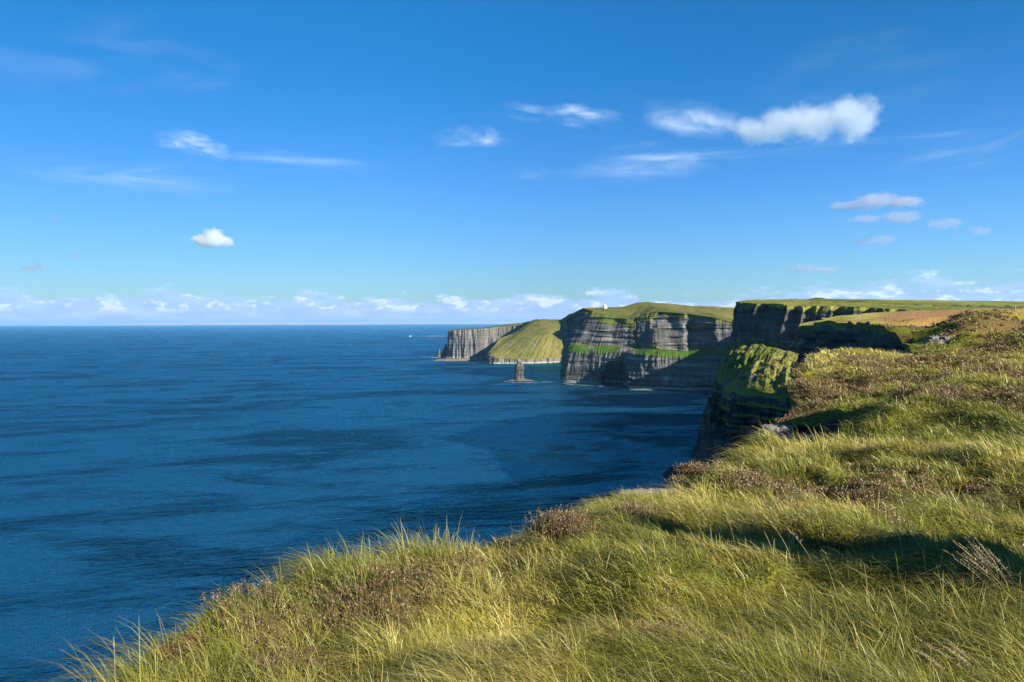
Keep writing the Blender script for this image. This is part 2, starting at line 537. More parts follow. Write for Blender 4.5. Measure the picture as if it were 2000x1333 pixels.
def main_extra(p, seg, t, s):
    px = 1000 + FPX * p[:, 0] / p[:, 1]
    z = p[:, 2]
    px = px + 5.0 * vnoise(z / 16.0, s / 60.0, 0, 19) + 2.5 * vnoise(z / 5.0, s / 25.0, 0, 23)
    front = (p[:, 1] > 1600) & (p[:, 1] < 1900)
    if seg == 0:
        top = 58 - 26 * sstep(1196, 1172, px)
        cave = sstep(1171, 1178, px) * (1 - sstep(1223, 1227, px)) * (1 - sstep(top - 5, top, z)) * front
        p[:, 1] += 75 * cave
        p[:, 0] += 75 * cave * 0.12
    if seg in (2, 3) or (seg == 1 and t > 0.6):
        k = t if seg == 2 else 0.0
        wv = 1.0 if seg == 2 else (1 - sstep(0, 0.08, t) if seg == 3 else (t - 0.6) / 0.4)
        alc = sstep(1336, 1350, px) * (1 - sstep(1394, 1398, px)) * front
        env = 1.0 if seg != 2 else (1 - 0.85 * sstep(0.62, 0.80, t))
        if seg != 3:
            p[:, 1] += 42 * alc * wv * env
            p[:, 0] += 42 * alc * wv * env * 0.2
        hol = sstep(1274, 1288, px) * (1 - sstep(1312, 1338, px)) * front
        p[:, 1] += 20 * hol * wv * (0.4 + 0.6 * sstep(0.3, 0.7, np.full(len(px), t)))
        n1 = sstep(1240, 1243, px) * (1 - sstep(1245, 1249, px)) * front
        p[:, 1] += 9 * n1 * wv
    return p


def main_veg(v, p, seg, t, s):
    px = 1000 + FPX * p[:, 0] / p[:, 1]
    if seg == 2:
        v = v + 0.55 * sstep(1150, 1170, px) * (1 - sstep(1215, 1250, px)) * sstep(0.45, 0.8, np.full(len(px), t))
        v = v + 0.30 * sstep(1215, 1240, px) * (1 - sstep(1280, 1295, px))
    if seg in (0, 1):
        v = np.where(p[:, 1] > 1905, v * 0.3, v)
    if seg == 1:
        bare = (sstep(1147, 1152, px) * (1 - sstep(1158, 1163, px)) + sstep(1206, 1212, px) * (1 - sstep(1236, 1242, px)))
        v = v - 0.7 * np.clip(bare, 0, 1)
    return v


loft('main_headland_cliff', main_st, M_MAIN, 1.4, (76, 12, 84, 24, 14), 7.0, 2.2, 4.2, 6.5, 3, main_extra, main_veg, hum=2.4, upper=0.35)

# far headland and the green slope beside it
far_st = [
    st((886, None, 3600), (886, 697, 3600), (886.5, 696.6, 3600), (887, 644.5, 3600), (910, 642, 3700), (1000, 640, 3900)),
    st((878, None, 3300), (878, 698, 3300), (878.5, 697.5, 3300), (879, 645, 3300), (905, 642.5, 3500), (1000, 640, 3900)),
    st((870, None, 3190), (871, 700, 3195), (874, 698, 3215), (877, 646, 3215), (897, 643.2, 3450), (1000, 640, 3900)),
    st((880, None, 3140), (880, 702, 3140), (882, 699, 3185), (884, 646, 3195), (902, 643, 3430), (1010, 638, 3900)),
    st((905, None, 3110), (905, 703.4, 3112), (906, 700, 3170), (906, 645, 3180), (920, 642, 3430), (1020, 636, 3900)),
    st((935, None, 3095), (935, 704.4, 3097), (936, 701, 3165), (938, 642.5, 3180), (950, 639.5, 3430), (1030, 634, 3900)),
    st((955, None, 3110), (955, 704, 3112), (956, 700, 3180), (964, 639.8, 3200), (972, 636.5, 3430), (1040, 632, 3900)),
    st((975, None, 3120), (975, 703, 3122), (977, 700, 3200), (988, 637, 3210), (995, 633, 3430), (1050, 630, 3900)),
    st((1000, None, 3120), (1000, 703, 3122), (1002, 700, 3200), (1014, 636, 3200), (1018, 631, 3430), (1060, 628, 3900)),
    st((1030, None, 3120), (1030, 703, 3122), (1032, 700, 3200), (1040, 634, 3200), (1045, 630, 3430), (1080, 628, 3900)),
]


def far_veg(v, p, seg, t, s):
    if seg in (0, 1):
        v = v * 0
    if seg == 2:
        v = v * 0.45
    return v


def no_lush(l, p, seg, t, s):
    return l * 0


loft('far_headland_cliff', far_st, M_FAR, 1.6, (6, 6, 70, 16, 8), 7.0, 4.5, 1.0, 5.0, 9, None, far_veg, no_lush, hum=1.5)

slope_st = [
    st((1000, None, 3150), (1003, 651, 3150), (1008, 648, 3155), (1015, 643, 3160), (1022, 631, 3200), W(200, 3500, 150)),
    st((995, None, 3020), (998, 655, 3020), (1001, 652, 3024), (1010, 648, 3060), (1030, 628, 3130), W(210, 3450, 152)),
    st((983, None, 2930), (983, 661.5, 2930), (986, 660, 2934), (1003, 652, 2990), (1036, 627, 3110), W(220, 3400, 154)),
    st((974, None, 2890), (975, 662, 2890), (978, 661, 2894), (1000, 653, 2980), (1040, 626, 3100), W(230, 3400, 155)),
    st((965, None, 2850), (966, 675, 2850), (970, 673, 2854), (1000, 656, 2950), (1042, 625, 3080), W(230, 3400, 156)),
    st((952, None, 2775), (953, 690, 2780), (958, 687, 2786), (1000, 660, 2910), (1048, 624, 3070), W(240, 3400, 158)),
    st((953, None, 2735), (955, 695, 2740), (961, 691, 2748), (1003, 662, 2880), (1052, 624, 3060), W(245, 3400, 158)),
    st((964, None, 2715), (966, 699, 2720), (970, 696, 2730), (1010, 664, 2860), (1060, 624, 3050), W(250, 3400, 158)),
    st((1010, None, 2712), (1010, 702, 2716), (1014, 698, 2730), (1040, 664, 2850), (1075, 624, 3040), W(300, 3400, 158)),
    st((1050, None, 2728), (1050, 702, 2732), (1054, 699, 2745), (1066, 664, 2850), (1090, 624, 3030), W(330, 3400, 158)),
    st((1080, None, 2765), (1080, 700, 2770), (1084, 697, 2785), (1094, 664, 2870), (1105, 624, 3030), W(360, 3400, 158)),
    st((1110, None, 2830), (1112, 699, 2835), (1115, 696, 2850), (1122, 664, 2920), (1130, 626, 3040), W(400, 3400, 158)),
    st((1150, None, 2920), (1152, 698, 2925), (1155, 695, 2935), (1160, 664, 2980), (1165, 628, 3060), W(440, 3400, 158)),
]


def slope_veg(v, p, seg, t, s):
    if seg == 2:
        v = np.ones_like(v) * 0.95 - 0.55 * sstep(0.05, 0.4, fbm(p[:, 0] / 30, p[:, 2] / 7, 0, 4, 77)) * sstep(0.25, 0.55, np.full(len(v), t))
    if seg == 1:
        v = v * 0.7
    return v


loft('green_slope_cliff', slope_st, M_FAR, 2.0, (26, 6, 36, 30, 10), 6.0, 3.0, 0.8, 5.0, 15, None, slope_veg, no_lush, hum=3.0)

# the nearer headland with the grassy shoulder
head_st = [
    st(W(275, 930, -4), W(285, 930, 95), W(292, 930, 120), W(304, 920, 172), W(380, 940, 178), W(600, 1000, 178)),
    st(W(222, 860, -4), W(245, 850, 95), W(254, 845, 125), W(268, 830, 173), W(330, 860, 178), W(560, 980, 178)),
    st(W(196, 800, -4), W(218, 790, 96), W(232, 775, 130), (1441, 590.5, 760), (1465, 587.5, 830), W(540, 960, 178)),
    st((1358, None, 679), (1408, 730, 658), (1437, 674, 728), (1437, 590, 722), (1462, 586.8, 805), W(540, 960, 178)),
    st((1372, None, 649), (1410, 742, 634), (1443, 668, 706), (1443, 590.5, 706), (1472, 586.4, 800), W(540, 960, 178)),
    st((1395, None, 624), (1418, 754, 610), (1466, 664, 690), (1470, 593, 690), (1500, 585.6, 800), W(545, 960, 178)),
    st((1430, None, 584), (1450, 760, 574), (1500, 668, 668), (1528, 593.5, 670), (1560, 584.6, 800), W(560, 960, 179)),
    st((1480, None, 549), (1500, 768, 540), (1530, 680, 645), (1548, 598, 656), (1590, 584.4, 800), W(590, 960, 180)),
    st((1530, None, 524), (1550, 775, 514), (1566, 692, 625), (1605, 598.5, 640), (1640, 585.0, 800), W(620, 960, 180)),
    st((1620, None, 504), (1640, 770, 494), (1650, 700, 590), (1660, 599.5, 618), (1700, 586.6, 800), W(660, 960, 179)),
    st((1720, None, 484), (1730, 765, 479), (1730, 700, 565), (1720, 602.5, 596), (1760, 588.8, 800), W(720, 960, 178)),
    st((1820, None, 464), (1820, 765, 459), (1820, 700, 540), (1810, 607, 560), (1850, 593, 800), W(780, 960, 175)),
    st((1940, None, 454), (1940, 765, 449), (1940, 700, 520), (1930, 612, 530), (1980, 599.5, 800), W(860, 960, 171)),
    st((2200, None, 454), (2200, 765, 449), (2200, 700, 520), (2150, 616, 530), (2200, 606, 800), W(1000, 960, 168)),
]


def head_extra(p, seg, t, s):
    px = 1000 + FPX * p[:, 0] / p[:, 1]
    if seg in (2, 3):
        wv = t if seg == 2 else max(0, 1 - t * 8)
        wv = sstep(0.0, 0.5, np.full(len(px), wv))
        fl = np.maximum(0, np.sin((px + 6 * vnoise(px / 23.0, 3.1, 0, 8)) / 29.0 * math.pi * 1.0)) * sstep(1560, 1600, px)
        nrm = np.array([0.62, 0.78])
        p[:, :2] += nrm * (wv * fl * 9.0)[:, None]
    if seg == 1:
        b = 5.0 * math.sin(t * math.pi)
        r1 = fbm(p[:, 0] / 13, p[:, 1] / 13, p[:, 2] / 13, 4, 201) * 4.0
        r2 = np.abs(fbm(s / 9.0, p[:, 2] / 26, 0, 3, 203)) * 4.5
        r3 = fbm(p[:, 0] / 3.5, p[:, 1] / 3.5, p[:, 2] / 3.5, 2, 205) * 1.6
        b = b + (r1 - r2 + r3) * math.sin(t * math.pi) ** 0.5
        p[:, 0] -= b * 0.45
        p[:, 1] -= b * 0.55
        p[:, 2] += b * 0.5
    return p


def head_veg(v, p, seg, t, s):
    px = 1000 + FPX * p[:, 0] / p[:, 1]
    if seg == 1:
        v = v + 0.15 - 0.75 * sstep(0.12, 0.5, fbm(p[:, 0] / 9, p[:, 1] / 9, p[:, 2] / 5, 4, 207)) - 0.35 * sstep(0.8, 1.0, np.full(len(px), t))
    if seg == 0:
        led = np.sin(p[:, 2] / 9.0 * 2 * math.pi + 2 * vnoise(s / 40, 0, 0, 5))
        v = v + 0.55 * sstep(0.45, 0.8, np.full(len(px), t)) * sstep(0.0, 0.8, led)
    if seg == 2:
        v = v + 0.35 * sstep(0.1, 0.6, fbm(s / 14, p[:, 2] / 30, 0, 3, 91)) * (1 - sstep(0.5, 0.9, np.full(len(px), t)))
    return v


def head_lush(l, p, seg, t, s):
    return l * 0.18 * sstep(-0.1, 0.4, fbm(p[:, 0] / 20, p[:, 1] / 20, p[:, 2] / 20, 3, 44))


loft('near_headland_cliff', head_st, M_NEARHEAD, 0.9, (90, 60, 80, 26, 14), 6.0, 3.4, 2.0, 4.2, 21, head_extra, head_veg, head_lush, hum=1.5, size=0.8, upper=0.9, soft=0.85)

# low dark hill on the skyline of that headland
xs = np.linspace(0, 1, 60)
ys = np.linspace(0, 1, 24)
hp0, hp1 = np.array(P(1560, 585, 900)), np.array(P(1668, 585, 900))
X, Y = np.meshgrid(xs, ys)
hx = hp0[0] + (hp1[0] - hp0[0]) * X
hy = 880 + 90 * Y
prof = np.interp(X, [0, .1, .35, .45, .55, .75, 1], [0, .25, .75, 1.0, .9, .35, 0]) * np.sin(np.pi * Y) ** 0.7
hzv = 176.5 + 7.5 * prof + 0.7 * fbm(hx / 4, hy / 4, 0, 3, 5) * prof
hill = mesh_np('hill', np.stack([hx, hy, hzv], -1).reshape(-1, 3), grid_faces(24, 60), M_NEARHEAD, True,
               {'veg': (0.6 - 0.75 * prof).ravel(), 'lush': np.zeros(hx.size)})
tag(hill, kind='structure')

# faint coast far across the water
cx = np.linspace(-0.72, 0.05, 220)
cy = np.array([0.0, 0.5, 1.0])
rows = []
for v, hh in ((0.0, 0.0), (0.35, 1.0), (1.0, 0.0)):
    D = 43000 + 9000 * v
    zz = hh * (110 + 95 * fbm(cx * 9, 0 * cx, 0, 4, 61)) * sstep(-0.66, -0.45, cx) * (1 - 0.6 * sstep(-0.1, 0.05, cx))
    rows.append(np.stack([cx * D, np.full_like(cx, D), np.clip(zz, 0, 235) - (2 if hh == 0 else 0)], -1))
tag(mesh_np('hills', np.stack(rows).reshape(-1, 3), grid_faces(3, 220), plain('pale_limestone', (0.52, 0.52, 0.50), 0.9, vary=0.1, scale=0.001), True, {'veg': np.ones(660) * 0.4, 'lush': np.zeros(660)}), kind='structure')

# ------------------------------------------------------------------ sea
m_sea, nt, out = material('sea_water')
pos = nt.new('ShaderNodeNewGeometry').outputs['Position']
rotp = nt.mapping(pos, (1, 1, 1), (0, 0, 0), (0, 0, R(-14)))
slick_n = nt.noise(nt.mapping(rotp, (0.0026, 0.0056, 1)), 1.0, 5, 0.6, 1.4)
slick2 = nt.noise(nt.mapping(rotp, (0.008, 0.022, 1)), 1.0, 4, 0.6, 1.0)
ruff = nt.smooth(nt.math('ADD', nt.math('MULTIPLY', slick_n, 0.66), nt.math('MULTIPLY', slick2, 0.34)), 0.40, 0.60)
wv1 = nt.noise(nt.mapping(rotp, (0.045, 0.17, 1)), 1.0, 3, 0.55, 0.3)
wv2 = nt.noise(nt.mapping(rotp, (0.13, 0.50, 1)), 1.0, 5, 0.62, 0.3)
hgt = nt.math('ADD', nt.math('MULTIPLY', wv1, 1.9), nt.math('MULTIPLY', nt.math('ADD', nt.math('MULTIPLY', wv2, 0.95), nt.math('MULTIPLY', nt.noise(nt.mapping(rotp, (0.5, 1.5, 1)), 1.0, 3, 0.6, 0.2), 0.30)), nt.math('ADD', 0.25, nt.math('MULTIPLY', ruff, 1.1))))
bp = nt.new('ShaderNodeBump', {'Strength': 1.0, 'Distance': 4.2, 'Height': hgt})
base = nt.mix(ruff, (0.0001, 0.007, 0.028), (0.0002, 0.015, 0.060))
df = nt.new('ShaderNodeBsdfDiffuse', {'Color': base, 'Normal': bp.outputs[0]})
gl = nt.new('ShaderNodeBsdfGlossy', {'Color': (0.20, 0.83, 1.0), 'Roughness': nt.math('ADD', 0.20, nt.math('MULTIPLY', ruff, 0.14)), 'Normal': bp.outputs[0]})
lw = nt.new('ShaderNodeLayerWeight', {'Blend': 0.5, 'Normal': bp.outputs[0]})
# wave slopes keep a rough sea from becoming a mirror at grazing angles
fr = nt.math('ADD', 0.012, nt.math('MULTIPLY', nt.math('POWER', lw.outputs['Facing'], 3.8), nt.math('ADD', 0.56, nt.math('MULTIPLY', ruff, 1.75))), clamp=True)
mxs = nt.new('ShaderNodeMixShader', {0: fr})
nt.l.new(df.outputs[0], mxs.inputs[1])
nt.l.new(gl.outputs[0], mxs.inputs[2])
nt.l.new(mxs.outputs[0], out.inputs['Surface'])
th = np.linspace(0, 2 * math.pi, 181)
rr = np.concatenate([[2], np.geomspace(20, 58000, 70)])
T, RR = np.meshgrid(th, rr)
sea_o = mesh_np('sea', np.stack([RR * np.cos(T), RR * np.sin(T), np.zeros_like(T)], -1).reshape(-1, 3), grid_faces(len(rr), 181), m_sea, True)
tag(sea_o, kind='structure')

# ------------------------------------------------------------------ near land: edge and height field
EDGE = np.array([(-9, -40), (-3.6, -8), (-2.9, -2), (-2.5, 1), (-2.15, 2.6), (-1.95, 3.4), (-1.73, 4.1), (-1.66, 4.6), (-1.4, 5.6), (-.7, 6.0), (-.18, 6.6),
                 (.31, 7.5), (1.06, 9.0), (2.1, 10), (2.55, 11.5), (3.8, 13), (5.0, 14.5), (6.6, 16.6), (8.4, 18.8), (10.1, 21.4), (11.7, 23.8), (11.1, 24.9),
                 (10.2, 26.2), (9.7, 27.6), (10.4, 29.5), (12.5, 32.0), (13.0, 36.0), (15.9, 40.0), (16.6, 44.0), (19.6, 48.5), (21.5, 52.5), (24, 57), (34, 62), (40, 70), (44, 80), (49, 90), (55, 98),
                 (60, 108), (66, 120), (73, 135), (80, 150), (86, 170), (92, 190), (96, 207), (100, 225), (103.5, 248), (106.5, 270), (111, 284), (125, 300),
                 (150, 335), (190, 390), (250, 430), (330, 455), (450, 490), (640, 540), (640, -40)], float)


def densify(pts, f):
    out_ = []
    for a, b_ in zip(pts[:-1], pts[1:]):
        ln_ = np.linalg.norm(b_ - a)
        dd = max(2.0, np.linalg.norm((a + b_) / 2))
        k = max(1, int(ln_ / max(0.10, dd * f)))
        for i in range(k):
            out_.append(a + (b_ - a) * i / k)
    out_.append(pts[-1])
    return np.array(out_)


coast = densify(EDGE[:54], 0.007)
dist = np.linalg.norm(coast, axis=1)
tg = np.gradient(coast, axis=0)
tg /= np.linalg.norm(tg, axis=1)[:, None]
# path runs away from the viewer with land on its right, sea on its left
seaward = np.column_stack([-tg[:, 1], tg[:, 0]])
sl = np.concatenate([[0], np.cumsum(np.linalg.norm(np.diff(coast, axis=0), axis=1))])
wob = np.clip(dist * 0.02, 0.10, 2.2)
coast = coast + seaward * (wob * fbm(coast[:, 0] / (wob * 4), coast[:, 1] / (wob * 4), 0, 4, 71))[:, None]
poly = np.vstack([coast, EDGE[54:]])


def inside(x, y, pg=poly):
    r = np.zeros(x.shape, bool)
    x1, y1 = pg[-1]
    for x2, y2 in pg:
        if y1 != y2:
            c = ((y2 > y) != (y1 > y)) & (x < (x1 - x2) * (y - y2) / (y1 - y2) + x2)
            r ^= c
        x1, y1 = x2, y2
    return r


CT = []
# points on top of the vegetation as seen in the photograph: pixel and distance
for px, py, d in [
    (170, 1335, 3.4), (390, 1220, 4.1), (480, 1155, 4.6), (640, 1082, 5.6), (830, 1078, 6.0), (960, 1056, 6.6), (1060, 1026, 7.5), (1170, 966, 9.0),
    (1310, 948, 10), (1320, 920, 11.5), (1420, 893, 13), (1500, 888, 14.5), (1600, 857, 17), (1655, 800, 21),
    (1000, 1333, 3.15), (1500, 1333, 3.05), (2000, 1333, 3.0), (700, 1210, 4.2), (1000, 1180, 4.7), (1270, 1010, 6.8), (1600, 1060, 5.8), (2000, 1080, 5.3),
    (1500, 955, 8.8), (1800, 955, 8.2), (2100, 955, 8), (1700, 872, 13), (2000, 870, 12.5), (1700, 790, 20.5), (2000, 790, 19), (1850, 742, 28), (2000, 732, 28),
    (1590, 697, 48), (1540, 722, 43), (1545, 756, 35), (1528, 795, 29.5), (1535, 818, 27), (1600, 803, 25.5), (1600, 740, 36), (1600, 692, 48), (1700, 686, 50), (1850, 692, 50), (1700, 738, 34),
    (1640, 792, 24.5), (1765, 693, 58), (1900, 695, 62), (1950, 685, 60), (2000, 676, 60), (1900, 668, 88), (2000, 653, 85), (1765, 686, 98), (1850, 682, 95),
    (1840, 617, 160), (1900, 612.5, 170), (1850, 650, 118), (1910, 641, 112), (2000, 624, 135), (2000, 610, 190), (1950, 611, 175), (1800, 643, 130),
    (1572, 638, 270), (1600, 630.5, 262), (1650, 633, 228), (1700, 635, 192), (1760, 646, 152), (1650, 621, 290), (1700, 617, 300), (1750, 618, 255), (1800, 622, 215),
    (1750, 609.5, 345), (1850, 606.5, 350), (2000, 604, 340), (1720, 610, 400), (1900, 603, 450), (2000, 602, 450), (1620, 622, 300),
    (2200, 1333, 3), (2300, 900, 12), (2300, 700, 45), (2300, 640, 100), (2300, 610, 300),
]:
    q_ = P(px, py, d)
    low = 0.20 * float(np.interp(px, [800, 1040], [1, 0])) * (d < 8)
    CT.append((q_[0], q_[1], q_[2] - low - float(np.interp(d, [3, 14, 30, 60, 110], [0.12, 0.16, 0.24, 0.2, 0.0]))))
for x, y, zr in [(-4, -4, -1.9), (0, -3, -1.65), (5, -3, -1.5), (12, 0, -1.4), (0, 0, -1.66), (-2.4, 1, -1.75), (-9, -40, -3), (60, -40, 1), (600, -40, 20), (30, 5, -0.8),
                 (600, 540, 8), (450, 490, 5), (330, 455, 4), (250, 430, 3), (190, 390, 3)]:
    CT.append((x, y, EYE + zr))
CT = np.array(CT)


def q_of(x, y):
    return np.column_stack([np.arcsinh(np.asarray(x) / 2.0), np.arcsinh(np.asarray(y) / 2.0)])


QC = q_of(CT[:, 0], CT[:, 1])


def tps(a, b):
    r2 = ((a[:, None, :] - b[None, :, :]) ** 2).sum(-1)
    return np.where(r2 > 1e-12, r2 * np.log(np.maximum(r2, 1e-12)) * 0.5, 0.0)


nC = len(CT)
A = np.zeros((nC + 3, nC + 3))
A[:nC, :nC] = tps(QC, QC) + np.eye(nC) * 0.01
A[:nC, nC] = 1
A[:nC, nC + 1:] = QC
A[nC:, :nC] = A[:nC, nC:].T
# heights are fitted as a slope (height over distance) so that near and far keep their own accuracy
dC = np.hypot(CT[:, 0], CT[:, 1]) + 2.0
SOL = np.linalg.solve(A, np.concatenate([(CT[:, 2] - EYE) / dC, [0, 0, 0]]))


def seg_dist(x, y, pts):
    """distance to a polyline"""
    best = np.full(x.shape, 1e9)
    for a, b_ in zip(pts[:-1], pts[1:]):
        a, b_ = np.array(a), np.array(b_)
        ab = b_ - a
        t = np.clip(((x - a[0]) * ab[0] + (y - a[1]) * ab[1]) / (ab @ ab), 0, 1)
        best = np.minimum(best, np.hypot(x - a[0] - t * ab[0], y - a[1] - t * ab[1]))
    return best


def pl(*pts):
    return [P(*p_)[:2] for p_ in pts]


RIDGES = [  # polyline, height, half width
    ([(4.12, 3.98), (3.82, 3.52), (5.2, 2.7), (7.2, 1.5), (10.0, -0.2)], 1.58, 0.42),  # unseen turf bank, added to cast the long pointed shadow over the grass
    (pl((1330, 1110, 4.9), (1500, 1115, 4.8), (1700, 1130, 4.65), (1900, 1150, 4.5)), 0.12, 0.40),
    (pl((1290, 1010, 6.3), (1500, 1050, 5.75), (1750, 1090, 5.35), (2050, 1130, 5.05)), -0.12, 0.38),
    (pl((620, 1150, 4.8), (800, 1140, 4.75), (960, 1140, 4.8)), 0.10, 0.30),
    (pl((1000, 1215, 4.4), (1090, 1210, 4.4), (1170, 1205, 4.35)), -0.22, 0.18),
    (pl((1170, 1140, 4.7), (1280, 1130, 4.6)), 0.14, 0.25),
    (pl((1850, 1030, 6.6), (1960, 1020, 6.5), (2100, 1030, 6.4)), -0.25, 0.4),
    (pl((1560, 890, 13.4), (1700, 900, 12), (1500, 930, 10.8)), 0.15, 0.9),
    (pl((1680, 795, 20.5), (1640, 790, 21.5), (1600, 800, 22.5)), -1.3, 1.3),
    (pl((1700, 845, 15.5), (1850, 850, 15), (2000, 860, 14.5)), -0.40, 0.9),
    (pl((1760, 880, 13.5), (1900, 880, 13), (2000, 890, 12.5)), 0.18, 0.7),
    (pl((1700, 800, 19.5), (1850, 790, 20), (2000, 780, 20)), 0.30, 1.5),
    (pl((1720, 755, 27), (1640, 762, 28), (1570, 775, 29.5)), -0.75, 1.7),
    (pl((1560, 745, 38), (1640, 735, 38), (1720, 725, 38)), -0.4, 2.0),
    (pl((1845, 622, 165), (1842, 640, 140), (1850, 655, 116)), 1.5, 6.0),
    (pl((1805, 655, 128), (1800, 640, 150), (1815, 628, 185)), -4.5, 7.0),
    (pl((1770, 645, 160), (1790, 632, 190)), 1.6, 5.0),
    (pl((1870, 672, 92), (1940, 655, 100), (2010, 640, 105)), -3.2, 3.5),
    (pl((1890, 655, 110), (1950, 642, 114), (2020, 628, 118)), 1.6, 4.0),
    (pl((1900, 700, 52), (1960, 690, 54), (2030, 684, 54)), -1.1, 2.2),
    (pl((1690, 735, 36), (1760, 728, 37), (1840, 730, 36)), -0.7, 1.3),
    (pl((1780, 770, 24), (1860, 765, 25), (1960, 770, 24)), -0.7, 1.2),
    (pl((1935, 632, 125), (1990, 615, 150), (2080, 600, 170)), -3.4, 8.0),
    (pl((1945, 622, 160), (2010, 606, 180)), 1.6, 7.0),
    (pl((1590, 640, 255), (1650, 645, 215), (1720, 645, 175)), 1.0, 5.0),
]


def ground(x, y, detail=True):
    x = np.asarray(x, float)
    y = np.asarray(y, float)
    sh = x.shape
    xf, yf = x.ravel(), y.ravel()
    res = np.empty(xf.size)
    for i in range(0, xf.size, 40000):
        q = q_of(xf[i:i + 40000], yf[i:i + 40000])
        res[i:i + 40000] = tps(q, QC) @ SOL[:nC] + SOL[nC] + q @ SOL[nC + 1:]
    dd = np.hypot(xf, yf) + 2.0
    z = EYE + res * dd
    for pts, h, wd in RIDGES:
        near = (np.abs(xf - pts[0][0]) < 60) & (np.abs(yf - pts[0][1]) < 90)
        if near.any():
            z[near] += h * np.exp(-(seg_dist(xf[near], yf[near], pts) / wd) ** 2)
    if detail:
        d0 = np.hypot(xf, yf)
        z += 0.19 * fbm(xf / 0.6, yf / 0.6, 0, 3, 81) * sstep(70, 15, d0)
        z += 0.30 * fbm(xf / 1.4, yf / 1.4, 0, 2, 88) * sstep(2.5, 5, d0) * sstep(40, 20, d0)
        z += 0.24 * fbm(xf / 2.6, yf / 2.6, 0, 3, 82) * sstep(1.5, 5, d0)
        z += (0.55 * fbm(xf / 8.0, yf / 8.0, 0, 3, 83) + 0.75 * fbm(xf / 3.4, yf / 4.0, 0, 3, 86) * sstep(90, 50, d0)) * sstep(12, 30, d0)
        z += 2.3 * fbm(xf / 6.5, yf / 9.0, 0, 4, 89) * sstep(58, 75, d0) * sstep(200, 150, d0) * sstep(0.57, 0.62, xf / np.maximum(yf, 1))
        z += (2.2 * (np.abs(fbm(xf / 15.0, yf / 15.0, 0, 3, 84)) - 0.3) + 0.5 * fbm(xf / 5.0, yf / 5.0, 0, 3, 85)) * sstep(60, 110, d0) * sstep(290, 200, d0)
    return z.reshape(sh)


# what grows where: heather share and dryness, shared by the ground and the plants
HEATH = [(1600, 752, 34, 4.2), (1670, 728, 38, 4.6), (1760, 712, 43, 5.0), (1850, 735, 33, 3.2), (1555, 800, 29, 3.4), (1720, 772, 27, 2.6), (1690, 698, 47, 2.6), (1950, 800, 19, 2.0), (1900, 860, 14, 1.4), (1800, 790, 21, 1.5), (1980, 735, 30, 2.6), (1940, 705, 48, 4.0), (1900, 664, 92, 7), (1960, 640, 112, 7), (1885, 632, 130, 6), (1780, 640, 170, 8), (1650, 628, 240, 12), (1850, 622, 158, 6), (1990, 668, 72, 5), (1930, 650, 105, 10), (1960, 625, 140, 11), (1900, 618, 162, 8), (1995, 640, 110, 9), (1650, 960, 8.9, .7), (1500, 940, 9.8, .6),
         (1240, 1040, 6.9, .36), (1100, 1090, 5.9, .33), (1270, 1010, 6.9, .4), (720, 1212, 4.5, .33), (1300, 1270, 3.75, .4), (880, 1125, 5.3, .3), (520, 1165, 4.65, .22), (545, 1215, 4.25, .25),
         (1380, 930, 11.6, .7), (1340, 930, 11.2, .6), (1850, 950, 9, .8), (1560, 1000, 7.4, .5), (800, 1180, 4.8, .35), (1750, 960, 8.6, .6), (1000, 1060, 6.5, .25), (1900, 700, 55, 5),
         (1160, 1060, 6.7, .35), (600, 1270, 3.9, .3), (1450, 1280, 3.7, .3), (1650, 1010, 7.2, .5)]
HP = np.array([(*P(a, b_, c)[:2], r_) for a, b_, c, r_ in HEATH])


def heather(x, y):
    d0 = np.hypot(x, y)
    h = np.zeros(x.shape)
    for hx_, hy_, hr in HP:
        hr = hr * (0.95 if hy_ < 12 else 1.0)
        h = np.maximum(h, np.exp(-((x - hx_) ** 2 + (y - hy_) ** 2) / (hr * hr)))
    n = fbm(x / (0.12 + d0 * 0.045), y / (0.12 + d0 * 0.045), 0, 4, 101)
    m2 = fbm(x / (0.5 + d0 * 0.10), y / (0.5 + d0 * 0.16), 0, 3, 103)
    return np.clip(sstep(0.30, 0.72, h * 1.28 + 0.6 * n + 0.5 * m2) + 0.4 * sstep(0.42, 0.6, n), 0, 1)


def dryness(x, y):
    d0 = np.hypot(x, y)
    n = fbm(x / (0.5 + d0 * 0.07), y / (0.5 + d0 * 0.07), 0, 4, 111)
    f = fbm(x / (0.15 + d0 * 0.02), y / (0.15 + d0 * 0.02), 0, 2, 112)
    field = sstep(190, 222, d0) * sstep(0.40, 0.47, x / np.maximum(y, 1))
    return np.clip(0.38 + 0.32 * sstep(20, 60, d0) + 0.85 * n + 0.3 * f + 0.6 * field, 0, 1)


GREEN = np.array((0.090, 0.140, 0.012))
YGREEN = np.array((0.415, 0.375, 0.032))
STRAW = np.array((0.68, 0.56, 0.180))
HEATHC = np.array((0.120, 0.070, 0.038))
ORANGE = np.array((0.40, 0.23, 0.085))

# ground mesh
u = np.linspace(R(-52), R(62), 270)
rad = np.concatenate([[0.4, 0.9, 1.4, 1.9], np.geomspace(2.2, 620, 390)])
U, RD = np.meshgrid(u, rad)
U = U + RNG.uniform(-.3, .3, U.shape) * (u[1] - u[0])
RD = RD * (1 + RNG.uniform(-.3, .3, RD.shape) * 0.014)
gx, gy = (RD * np.sin(U)).ravel(), (RD * np.cos(U)).ravel()
bx, by = np.meshgrid(np.linspace(-12, 620, 40), np.linspace(-39, -1, 8))
gx, gy = np.concatenate([gx, bx.ravel()]), np.concatenate([gy, by.ravel()])
ok = inside(gx, gy)
gx, gy = gx[ok], gy[ok]
